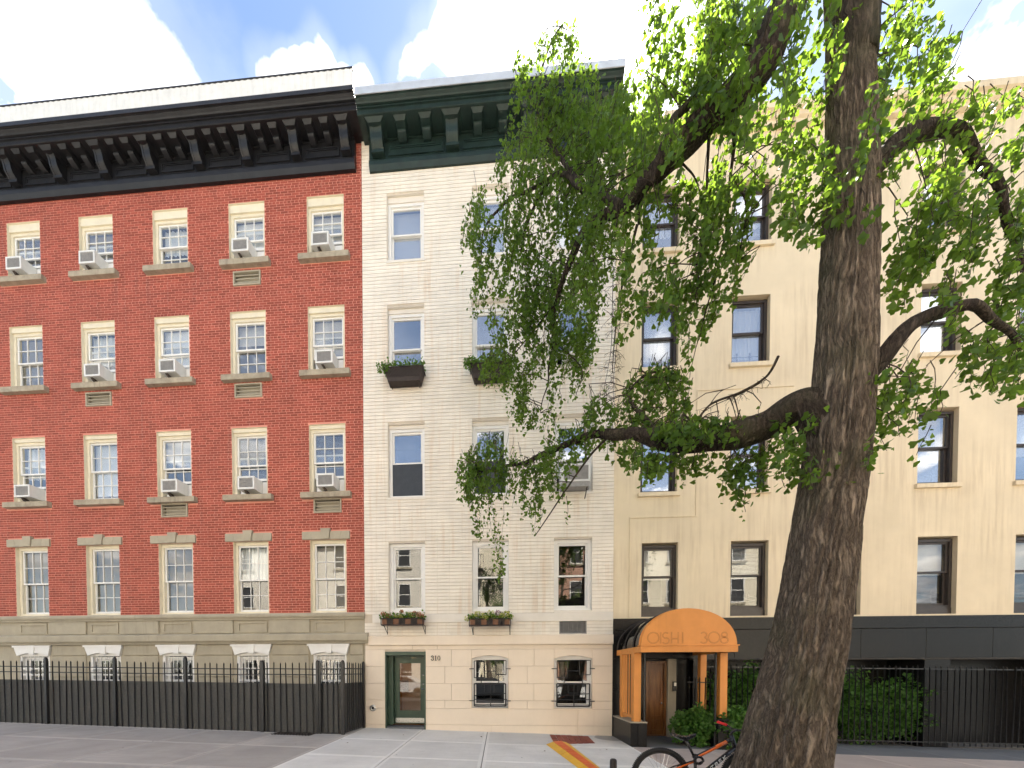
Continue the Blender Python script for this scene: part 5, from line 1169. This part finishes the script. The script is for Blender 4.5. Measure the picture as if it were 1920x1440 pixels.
def flower_box(label, x0, x1, z, plabel, heads):
    t = thing('window_box', label, 'window box', ((x0 + x1) / 2, -.2, z), 'iron flower boxes under the first floor windows')
    y0, y1, h = -.33, -.06, .17
    MB().box(x0 + .02, x1 - .02, y0 + .012, y1, z + .012, z + h - .02).build('liner', M['terracotta'], t)
    MB().box(x0 + .025, x1 - .025, y0 + .02, y1 - .01, z + h - .0195, z + h - .005).build('soil', M['soil'], t)
    f = MB()
    f.tube([(x0, y0, z + h), (x1, y0, z + h)], .011, 6); f.tube([(x0, y0, z), (x1, y0, z)], .016, 6)
    for x in (x0, x1): f.tube([(x, y0, z + h + .03), (x, y0, z)], .012, 6); f.tube([(x, y0, z + h), (x, -.01, z + h)], .010, 6); f.tube([(x, y0, z), (x, -.01, z)], .010, 6)
    f.build('frame', M['iron_brown'], t)
    n = 7; w = (x1 - x0) / n
    for i in range(1, n): MB().tube([(x0 + w * i, y0 - .002, z), (x0 + w * i, y0 - .002, z + h)], .006, 5).build('upright', M['iron_brown'], t)
    for i in range(1, n, 2):
        cx, cz = x0 + w * (i + .5), z + h / 2; o = MB().tube([(cx - w * .42, y0 - .004, cz - h * .40), (cx + w * .42, y0 - .004, cz + h * .40)], .006, 5).tube([(cx - w * .42, y0 - .005, cz + h * .40), (cx + w * .42, y0 - .005, cz - h * .40)], .006, 5)
        o.tube([(cx + w * .26 * math.cos(a * math.pi / 6), y0 - .006, cz + h * .26 * math.sin(a * math.pi / 6)) for a in range(13)], .006, 5); o.box(x0 + w * i + .008, x0 + w * (i + 1) - .008, y0 + .002, y0 + .008, z + .02, z + h - .014); o.build('scroll_panel', M['iron_brown'], t)
    for x in (x0 + .06, x1 - .02): MB().tube([(x, y0 + .04, z), (x + .02, -.02, z - .20)], .009, 6).tube([(x + .02, -.015, z - .22), (x + .02, -.015, z)], .010, 6).build('bracket', M['iron_brown'], t)
    p = thing('flowering_plants', plabel, 'plants', ((x0 + x1) / 2, -.2, z + h - .004), 'flowers in the first floor boxes')
    pts = [(random.uniform(x0 - .04, x1 + .04), random.uniform(y0 - .05, y1 + .02), z + h + abs(random.gauss(.05, .06))) for _ in range(420)]
    tag(leaf_mesh('foliage', pts, [.06 * random.uniform(.6, 1.3) for _ in pts], OVAL, 'boxleaf', 0.0, p), kind='stuff')
    for hx, hz, r, mt in heads:
        c = (x0 + (x1 - x0) * hx, y0 + random.uniform(-.02, .10), z + h + hz); q = []
        for _ in range(90):
            v = rng.normal(size=3); v /= np.linalg.norm(v); q.append((c[0] + v[0] * r * 1.25, c[1] + v[1] * r * 1.25, c[2] + .02 + v[2] * r))
        leaf_mesh('flower_head', q, [.030 * random.uniform(.7, 1.2) for _ in q], OVAL, mt, 0.0, p)
        MB().tube([(c[0], c[1] + .03, z + h - .02), c], .004, 5).build('stalk', M['boxleaf'], p)
    return t
L_, R_, V2 = 'hydrangea_lime', 'hydrangea_russet', 'hydrangea_mauve'
flower_box('black iron flower box with brown liner under the first floor window above the green door', -3.105, -1.985, 3.02, 'faded russet and lime hydrangeas in the flower box above the green door', [(.06, .10, .05, R_), (.16, .05, .055, R_), (.34, .02, .05, L_), (.46, .03, .05, L_), (.48, .17, .035, R_), (.70, .09, .06, L_), (.80, .11, .06, R_), (.90, .08, .06, R_), (.97, .04, .05, R_)])
flower_box('black iron flower box with brown liner under the middle first floor window', -.765, .30, 2.985, 'full lime green hydrangeas in the middle first floor flower box', [(-.05, .0, .06, L_), (.06, .06, .06, L_), (.20, .10, .07, L_), (.33, .06, .06, L_), (.40, .01, .055, L_), (.52, .13, .07, L_), (.58, .02, .06, L_), (.70, .13, .065, V2), (.80, .06, .06, L_), (.90, .10, .065, L_), (1.0, .04, .06, L_), (.68, .02, .05, L_)])
def leafy_box(label, x0, x1, z, plabel, n):
    t = thing('window_box', label, 'window box', ((x0 + x1) / 2, -.2, z), 'brown lattice boxes under the third floor windows')
    y0, y1, h, e = -.36, -.05, .30, .09
    MB().hexa([(x0 + e, y0 + .08, z), (x1 - e, y0 + .08, z), (x1 - e, y1, z), (x0 + e, y1, z), (x0, y0, z + h), (x1, y0, z + h), (x1, y1, z + h), (x0, y1, z + h)]).build('trough', M['planter'], t)
    lt = MB(); k = 11
    for i in range(-3, k + 1):
        for s_ in (0, 1):
            a, b = i / k, (i + 3) / k
            if s_: a, b = b, a
            za, zb = .30, .98
            ca, cb_ = min(max(a, 0), 1), min(max(b, 0), 1)
            if ca == cb_: continue
            f = lambda u, v: (x0 + e * (1 - v) + (x1 - x0 - 2 * e * (1 - v)) * u, y0 + .08 * (1 - v) - .006, z + h * v)
            va, vb = za + (zb - za) * (ca - a) / (b - a), za + (zb - za) * (cb_ - a) / (b - a)
            lt.tube([f(ca, va), f(cb_, vb)], .006, 5)
    lt.build('lattice', M['iron_brown'], t)
    MB().tube([(x0 - .01, y0 - .006, z + h), (x1 + .01, y0 - .006, z + h)], .013, 6).tube([(x0 - .01, y0, z + h), (x0 - .01, -.01, z + h)], .012, 6).tube([(x1 + .01, y0, z + h), (x1 + .01, -.01, z + h)], .012, 6).build('rim', M['iron_brown'], t)
    for x in (x0 + .14, x1 - .14): MB().tube([(x, y0 + .12, z - .004), (x, -.01, z - .004)], .012, 6).build('bracket', M['iron_brown'], t)
    p = thing('leafy_plants', plabel, 'plants', ((x0 + x1) / 2, -.2, z + h + .002), 'greenery in the third floor boxes')
    pts = [(random.uniform(x0 - .05, x1 + .03), random.uniform(y0 - .05, y1), z + h + .006 + abs(random.gauss(.06, .06))) for _ in range(n)] + [(random.uniform(x0 - .16, x0 + .12), random.uniform(y0 - .06, y0 + .06), z + h + random.uniform(-.10, .12)) for _ in range(n // 6)]
    tag(leaf_mesh('foliage', pts, [.055 * random.uniform(.6, 1.3) for _ in pts], OVAL, 'boxleaf', 0.05, p), kind='stuff'); return t
leafy_box('tapered brown lattice window box under the left third floor window of the white house', -2.99, -1.965, 9.38, 'low dark green plants in the left third floor window box', 700)
leafy_box('tapered brown lattice window box under the middle third floor window, half behind leaves', -.735, .30, 9.36, 'bright green plants spilling from the middle third floor window box', 900)

# air conditioners of the white house
t, bx = ac_unit('large white air conditioner with grey grille in a window of the white house', 1.95, 6.60, -.34, .70, .44, .50, .0)
MB().hexa([(1.62, -.33, 6.48), (2.28, -.33, 6.48), (2.28, .1, 6.52), (1.62, .1, 6.52), (1.60, -.335, 6.598), (2.30, -.335, 6.598), (2.30, .12, 6.598), (1.60, .12, 6.598)]).build('drip_tray', M['ac_grille'], t)
for x in (1.66, 2.24): MB().tube([(x, -.30, 6.50), (x, -.02, 6.30)], .012, 6).build('bracket', M['iron_brown'], t)
ac_unit('small white window air conditioner in the right third floor window, behind the leaves', 1.95, 9.88, -.24, .56, .38, .45, .0)

# ------------------------------------------------------------------ PAVEMENT THINGS
def gp(px, py, h=0.0): v = G(px, py); return V_((v.x, v.y, gz(v.x, v.y) + h))
# cable ramp
cr_ = thing('cable_ramp', 'yellow and orange cable ramp lying across the sidewalk', 'cable ramp', tuple(gp(1050, 1410)))
aL, aR = gp(1024, 1396), gp(1062, 1393); bL, bR = gp(1086, 1442), gp(1122, 1440)
def rp(u, v, h):
    a = aL.lerp(aR, u); b = bL.lerp(bR, u); d = b - a; q = a + d * v; return V_((q.x, q.y, gz(q.x, q.y) + h))
NV = 6
for i in range(NV):
    v0, v1 = i * .5 + .004, (i + 1) * .5 - .004
    for u0, u1, h0, h1, mt, nm in ((0, .34, .008, .055, 'yellow', 'ramp_edge'), (.345, .74, .062, .062, 'orange_red', 'lid'), (.745, 1.06, .055, .008, 'yellow', 'ramp_edge')):
        MB().hexa([rp(u0, v1, .002), rp(u1, v1, .002), rp(u1, v0, .002), rp(u0, v0, .002), rp(u0, v1, h0), rp(u1, v1, h1), rp(u1, v0, h1), rp(u0, v0, h0)]).build(nm, M[mt], cr_)
    for kk in range(3):
        va = v0 + .04 + kk * .15; MB().hexa([rp(.44, va + .08, .0622), rp(.66, va + .08, .0622), rp(.66, va, .0622), rp(.44, va, .0622), rp(.44, va + .08, .067), rp(.66, va + .08, .067), rp(.66, va, .067), rp(.44, va, .067)]).build('tread', M['orange_red'], cr_)
# red paver patch
q = [gp(1030, 1378), gp(1103, 1381), gp(1116, 1394), gp(1040, 1396)]
pat = thing('brick_patch', 'square of worn red paving bricks let into the sidewalk by the white house', 'paving bricks', tuple(q[0])); pat['kind'] = 'structure'
for i in range(4):
    for j in range(7):
        def bl_(u, v): a = q[0].lerp(q[1], u); b = q[3].lerp(q[2], u); r = a.lerp(b, v); return r
        u0, u1, v0, v1 = j / 7 + .006, (j + 1) / 7 - .006, i / 4 + .01, (i + 1) / 4 - .01; h = .010 + random.uniform(0, .008)
        MB().hexa([bl_(u0, v1) + V_((0, 0, .002)), bl_(u1, v1) + V_((0, 0, .002)), bl_(u1, v0) + V_((0, 0, .002)), bl_(u0, v0) + V_((0, 0, .002))] + [bl_(a, b) + V_((0, 0, h)) for a, b in ((u0, v1), (u1, v1), (u1, v0), (u0, v0))]).build('brick', M['paver_red'], pat)
# stub post
sp_ = P(1150, 1432, -4.6); bo = MB(); zt_ = P(1150, 1424, -4.6).z; x_ = sp_.x
bo.lathe([(.0, zt_ + .012), (.030, zt_ + .010), (.046, zt_ - .005), (.050, zt_ - .03), (.050, gz(x_, -4.6))], (x_, -4.6, 0), 10)
tag(bo.build('bollard', M['iron_brown'], None), 'short dark iron stub post standing on the sidewalk near the bicycle', 'post')

for lx, ly, wh_ in ((-3.3, -2.2, 'near the corner of the black fence'), (-2.3, -1.0, 'in front of the green door'), (-.4, -.9, 'below the middle barred window'), (.9, -2.3, 'left of the yellow cable ramp'), (2.35, -1.9, 'between the cable ramp and the plinth')):
    a = random.uniform(0, 6.28); z = gz(lx, ly); sz = random.uniform(.05, .07); m = MB()
    m.face([(lx + sz * (u * math.cos(a) - v * math.sin(a)), ly + sz * (u * math.sin(a) + v * math.cos(a)), z + .004 + sz * abs(u) * .5 + .01 * v) for u, v, _ in FAN])
    tag(m.build('fallen_leaf', M['dry_leaf']), 'small dry fallen leaf on the sidewalk ' + wh_, 'leaf', 'fallen leaves on the sidewalk')
# ------------------------------------------------------------------ BICYCLE
BY = -5.15
bx0 = P(1238, 1409, BY); gy = gz(2.0, BY); RW = .358
bk = thing('bicycle', 'black and orange mountain bicycle with red grips leaning by the tree trunk', 'bicycle', (2.5, BY, gy))
rc = V_((P(1238, 1430, BY).x, BY, gy + RW)); bb = rc + V_((.44, 0, -.035)); fcw = rc + V_((1.10, 0, 0)); stt = P(1303, 1421, BY); hd = P(1372, 1386, BY); hb = P(1378, 1402, BY)
def torus(c, R, r, n=64, k=10, squash=1.0): return MB().tube([(c.x + R * math.cos(2 * math.pi * i / n), c.y, c.z + R * math.sin(2 * math.pi * i / n)) for i in range(n + 1)], r, k, False)
for c in (rc, fcw):
    wl = torus(c, RW - .027, .027, 72, 12)
    w = wl.build('wheel', M['tyre'], bk, True); kn = MB()
    for i in range(90):
        a = 2 * math.pi * i / 90
        for s_ in (-1, 1):
            o = V_((c.x + (RW - .002) * math.cos(a + s_ * .012), c.y + s_ * .014, c.z + (RW - .002) * math.sin(a + s_ * .012))); kn.box(o.x - .006, o.x + .006, o.y - .008, o.y + .008, o.z - .006, o.z + .006)
    kn.build('tread_knobs', M['tyre'], w)
    torus(c, RW - .060, .011, 64, 8).build('rim', M['bike_black'], w, True)
    s_ = MB()
    for i in range(32):
        a = 2 * math.pi * i / 32; b = a + (.5 if i % 2 else -.5); y = .028 if i % 4 < 2 else -.028
        s_.tube([(c.x + .028 * math.cos(b), c.y + y, c.z + .028 * math.sin(b)), (c.x + (RW - .066) * math.cos(a), c.y, c.z + (RW - .066) * math.sin(a))], .0014, 4, False)
    s_.build('spokes', M['chrome'], w); MB().tube([(c.x, c.y - .05, c.z), (c.x, c.y + .05, c.z)], [.022] * 2, 12).build('hub', M['bike_black'], w)
    MB().lathe([(.05, 0), (.082, 0), (.082, .003), (.05, .003), (.05, 0)], (c.x, c.y - .04, c.z), 28, 'y').build('brake_disc', M['steel'], w)
fr = MB(); fr.tube([stt, stt.lerp(hd, .5) + V_((0, 0, .0)), hd], [.020, .023, .024], 12); fr.build('top_tube', M['bike_orange'], bk, True)
MB().tube([stt + V_((-.004, 0, .014)), stt.lerp(hd, .55) + V_((0, -.004, .018))], [.015, .012], 10).tube([stt.lerp(hd, .86), hd], .0262, 12).build('top_tube_band', M['bike_black'], bk, True)
dt = MB().tube([bb, bb.lerp(hb, .5), hb], [.026, .029, .026], 14).build('down_tube', M['bike_black'], bk, True)
MB().tube([bb, stt], .019, 12).build('seat_tube', M['bike_black'], bk, True)
MB().tube([hd + V_((-.01, 0, .05)), hb + V_((.02, 0, -.06))], .026, 14).build('head_tube', M['bike_black'], bk, True)
for s_ in (-1, 1):
    MB().tube([bb + V_((-.03, s_ * .02, 0)), rc + V_((.18, s_ * .05, 0)), rc + V_((0, s_ * .06, 0))], [.013, .011, .010], 8).build('chain_stay', M['bike_black'], bk, True)
    MB().tube([stt + V_((0, s_ * .015, -.04)), rc + V_((.18, s_ * .045, .11)), rc + V_((0, s_ * .06, 0))], [.012, .010, .009], 8).build('seat_stay', M['bike_black' if s_ > 0 else 'bike_orange'], bk, True)
    MB().tube([hb + V_((.03, s_ * .055, -.05)), fcw + V_((0, s_ * .055, 0))], [.018, .014], 10).build('fork_leg', M['bike_black'], bk, True)
# TREK lettering on the down tube
lt = MB(); d = (hb - bb); ln = d.length; ang = math.atan2(d.z, d.x)
def LP(u, v):   # u along tube (m), v across
    p = bb + d.normalized() * u; return (p.x - math.sin(ang) * v, p.z + math.cos(ang) * v)
def lstroke(pts, w=.009): lt.ribbon([LP(*p) for p in pts], w, BY - .0335, BY - .0305)
u0, hl = ln * .36, .019; lw, sp = .048, .064
for i, ch in enumerate('TREK'):
    u = u0 + i * sp; sk = .008
    if ch == 'T': lstroke([(u, hl), (u + lw, hl)]); lstroke([(u + lw * .42, -hl), (u + lw * .5, hl)])
    if ch == 'R': lstroke([(u, -hl), (u + sk, hl)]); lstroke([(u + sk, hl), (u + lw * .85, hl * .9), (u + lw * .8, .1 * hl), (u + sk * .6, 0)]); lstroke([(u + lw * .45, 0), (u + lw * .85, -hl)])
    if ch == 'E': lstroke([(u, -hl), (u + sk, hl)]); lstroke([(u + sk, hl), (u + lw * .85, hl)], .008); lstroke([(u, -hl), (u + lw * .8, -hl)], .008); lstroke([(u, 0), (u + lw * .75, 0)], .007)
    if ch == 'K': lstroke([(u, -hl), (u + sk, hl)]); lstroke([(u + lw * .9, hl), (u + sk, 0), (u + lw * .85, -hl)], .008)
    lt.build('letter', M['bike_white'], dt); lt = MB()
sd0 = P(1285, 1384, BY); MB().tube([stt + V_((.004, 0, -.02)), sd0], .0155, 12).build('seat_post', M['bike_black'], bk, True)
cl_ = MB(); cl_.lathe([(.026, 0), (.026, .035)], (stt.x - .003, BY, stt.z + .012), 14); cl_.box(stt.x - .05, stt.x - .02, BY - .05, BY - .02, stt.z + .01, stt.z + .03); cl_.build('seat_clamp', M['bike_black'], bk)
lk = MB(); lk.tube([(stt.x + .02 + .055 * math.cos(a * .52), BY - .05 + .012 * math.sin(a * 2), stt.z - .015 + .04 * math.sin(a * .52)) for a in range(13)], .014, 8); lk.tube([(stt.x + .03 + .05 * math.cos(a * .52), BY - .03, stt.z - .03 + .045 * math.sin(a * .52)) for a in range(13)], .012, 8)
tag(lk.build('cable_lock', M['bike_black'], None, True), 'black cable lock looped round the bicycle seat tube', 'lock')
# saddle: lofted sections from nose (right) to tail (left)
sdl = MB(); xs0 = P(1262, 1378, BY); xs1 = P(1304, 1379, BY); zt0 = xs0.z; n = 12; secs = []
for i in range(n + 1):
    t = i / n; x = xs0.x + (xs1.x - xs0.x) * t; wd = .070 * (1 - t) ** 1.3 + .018 + .010 * math.sin(t * 3); zc = zt0 + .010 * math.cos(t * 6.0) - .012 * math.sin(t * math.pi); th = .030 + .02 * math.sin(t * math.pi)
    secs.append([(x, BY + wd * math.cos(a * math.pi / 6), zc + (.014 if math.sin(a * math.pi / 6) > 0 else th) * math.sin(a * math.pi / 6)) for a in range(12)])
b0 = len(sdl.v)
for s_ in secs: sdl.v.extend(s_)
for i in range(n):
    for k in range(12): l = (k + 1) % 12; sdl.f.append((i * 12 + k, i * 12 + l, (i + 1) * 12 + l, (i + 1) * 12 + k)); sdl.r.append(0)
sdl.f += [tuple(range(12)), tuple(n * 12 + k for k in reversed(range(12)))]; sdl.r += [0, 0]
sdl.build('saddle', M['bike_black'], bk, True)
# handlebar turned slightly: near grip shows left of the trunk
st0 = hd + V_((.0, 0, .09)); MB().tube([hd + V_((-.012, 0, .05)), st0, st0 + V_((.06, 0, .03))], .016, 10).build('stem', M['bike_black'], bk, True)
gA = P(1347, 1354, BY + .28); gB_ = P(1364, 1360, BY + .17); cen = st0 + V_((.06, 0, .03))
MB().tube([gA, gB_, cen + V_((-.02, .06, 0)), cen + V_((.02, -.06, 0)), cen + V_((.10, -.22, .03)), cen + V_((.14, -.33, .03))], .013, 10).build('handlebar', M['bike_black'], bk, True)
ggA = P(1345, 1353, BY + .29)
MB().tube([ggA, gA.lerp(gB_, .0), gB_], [.019, .018, .017], 12).build('grip', M['red_grip'], bk, True)
MB().tube([cen + V_((.10, -.22, .03)), cen + V_((.145, -.345, .03))], .018, 12).build('grip', M['red_grip'], bk, True)
MB().tube([gB_, gB_ + V_((.05, -.01, -.05)), gB_ + V_((.0, .05, -.08))], .007, 8).build('brake_lever', M['bike_black'], bk, True)
MB().lathe([(.0, 0), (.085, 0), (.085, .005), (0, .005)], (bb.x, BY - .035, bb.z), 30, 'y').build('chainring', M['bike_black'], bk)
for s_ in (-1, 1):
    e = bb + V_((s_ * -.12, s_ * .06, s_ * .12)); MB().tube([bb + V_((0, s_ * .045, 0)), e], .012, 8).build('crank_arm', M['bike_black'], bk, True); MB().box(e.x - .045, e.x + .045, e.y + (0 if s_ > 0 else -.09), e.y + (.09 if s_ > 0 else 0), e.z - .012, e.z + .012).build('pedal', M['bike_black'], bk)

# ------------------------------------------------------------------ OPPOSITE SIDE OF THE STREET (seen only as reflections and bounced light)
M['opp_cream'] = simple('opposite_cream_wall', (.80, .72, .56), .8, var=.06, scale=1.2, bump=.2, streak=.15)
M['opp_grey'] = simple('opposite_pale_wall', (.74, .69, .60), .8, var=.08, scale=1.2, bump=.2, streak=.15)
M['opp_brick'] = simple('opposite_brick_wall', (.46, .27, .19), .85, var=.15, scale=14, bump=.3)
def opposite(x0, x1, h, mat, label):
    t = thing('row_house', label, 'house', ((x0 + x1) / 2, -19.5, .1)); y = -19.3
    MB().box(x0, x1, y - 8, y, -.5, h).build('wall', M[mat], t)
    MB().prismx([(y, h - .7), (y + .25, h - .6), (y + .45, h - .15), (y + .5, h + .1), (y, h + .15)], x0, x1).build('cornice', M['green_black'], t)
    n = max(2, int((x1 - x0) / 2.3)); w = (x1 - x0) / n
    for i in range(n):
        for r in range(4):
            cx, z = x0 + w * (i + .5), .9 + 3.1 * r
            f = MB().ring(cx - .5, cx + .5, y + .001, y + .06, z, z + 1.8, .07).box(cx - .43, cx + .43, y + .001, y + .045, z + .88, z + .94).build('window', M['white_paint'], t)
            MB().box(cx - .43, cx + .43, y + .002, y + .02, z + .07, z + .88).box(cx - .43, cx + .43, y + .002, y + .02, z + .94, z + 1.73).build('pane', M['room_dark'], f)
            MB().box(cx - .6, cx + .6, y + .001, y + .10, z - .14, z - .002).build('sill', M['limestone'], f)
    return t
opposite(-22, -6.2, 12.6, 'opp_grey', 'pale row house across the street, behind the camera to the left')
oc = opposite(-6.19, 2.2, 13.2, 'opp_cream', 'cream row house with fire escape straight across the street')
opposite(2.21, 9.8, 12.4, 'opp_brick', 'tan brick row house across the street, right of the cream one')
opposite(9.81, 24, 12.9, 'opp_cream', 'cream row house across the street at the far right')
fe_ = MB(); y = -19.3
for r in range(3):
    z = 3.6 + 3.1 * r; fe_.box(-4.6, -1.2, y + .02, y + .95, z - .04, z)
    for k in range(20): x = -4.6 + 3.4 * k / 19; fe_.box(x - .012, x + .012, y + .93, y + .95, z, z + .95)
    fe_.box(-4.6, -1.2, y + .925, y + .955, z + .95, z + .99)
    for k in range(10): fe_.box(-4.2 + k * .26, -3.95 + k * .26, y + .35, y + .75, z - 3.06 + k * .31, z - 3.03 + k * .31)
fe_.build('fire_escape', M['iron'], oc)
# trees over there share the ginkgo meshes
trk = [o for o in tree.children]
def tree_copy(loc, rz, s, label):
    t = thing('street_tree', label, 'tree', (0, 0, 0), None); t.location = loc; t.rotation_euler = (0, 0, rz); t.scale = (s, s, s)
    for o in trk:
        c = o.copy(); C.objects.link(c); c.parent = t; c.matrix_parent_inverse = Matrix.Translation((-TX, -TY, 0))
    return t
tree_copy((-.5, -16.0, -.1), math.pi * .95, .62, 'leafy street tree across the road near the cream row house')
tree_copy((4.6, -16.1, -.3), math.pi * 1.12, .66, 'leafy street tree across the road before the tan brick row house')
tree_copy((-8.8, -16.1, .1), math.pi * .8, .62, 'leafy street tree across the road before the pale row house')
def car(x, y, mat, label):
    z0 = .0 - .0247 * x - .02
    t = thing('parked_car', label, 'car', (x, y, z0), 'cars parked across the street'); L, W, = 4.4, 1.75
    prof = [(-2.2, .35), (-2.18, .75), (-1.95, .92), (-1.35, .98), (-.75, 1.40), (.65, 1.43), (1.35, 1.0), (2.05, .86), (2.2, .6), (2.2, .35)]
    b = MB(); b.prism([(x + p[0], z0 + p[1]) for p in prof], y - W / 2, y + W / 2); b.build('body', M[mat], t)
    for s_ in (-1, 1):
        yy = y + s_ * (W / 2 + .003); b = MB(); b.prism([(x + p[0], z0 + p[1]) for p in ((-1.15, 1.0), (-.7, 1.33), (.6, 1.36), (1.15, 1.02))], min(yy, yy + s_ * .006), max(yy, yy + s_ * .006)); b.build('side_window', M['room_dark'], t)
        for wx in (-1.35, 1.35): b = MB(); b.lathe([(0, .11), (.2, .11), (.22, .10), (.32, .1), (.33, -.08), (0, -.08)], (x + wx, y + s_ * (W / 2 - .08) , z0 + .33), 22, 'y'); b.build('wheel', M['tyre'], t)
    for s_ in (-1, 1): MB().box(x + 2.18, x + 2.215, y + s_ * .6 - .15, y + s_ * .6 + .15, z0 + .60, z0 + .74).build('headlight', M['chrome'], t); MB().box(x - 2.215, x - 2.18, y + s_ * .6 - .15, y + s_ * .6 + .15, z0 + .66, z0 + .80).build('tail_light', M['red_grip'], t)
M['car_white'] = simple('white_car_paint', (.75, .75, .74), .2, var=.02, bump=0, spec=.5); M['car_dark'] = simple('dark_car_paint', (.03, .035, .045), .15, var=.05, bump=0, spec=.5)
car(4.7, -14.1, 'car_white', 'white car parked across the street'); car(-.9, -14.1, 'car_dark', 'dark car parked across the street beside the white one'); car(-6.6, -14.1, 'car_white', 'white car parked across the street at the left')
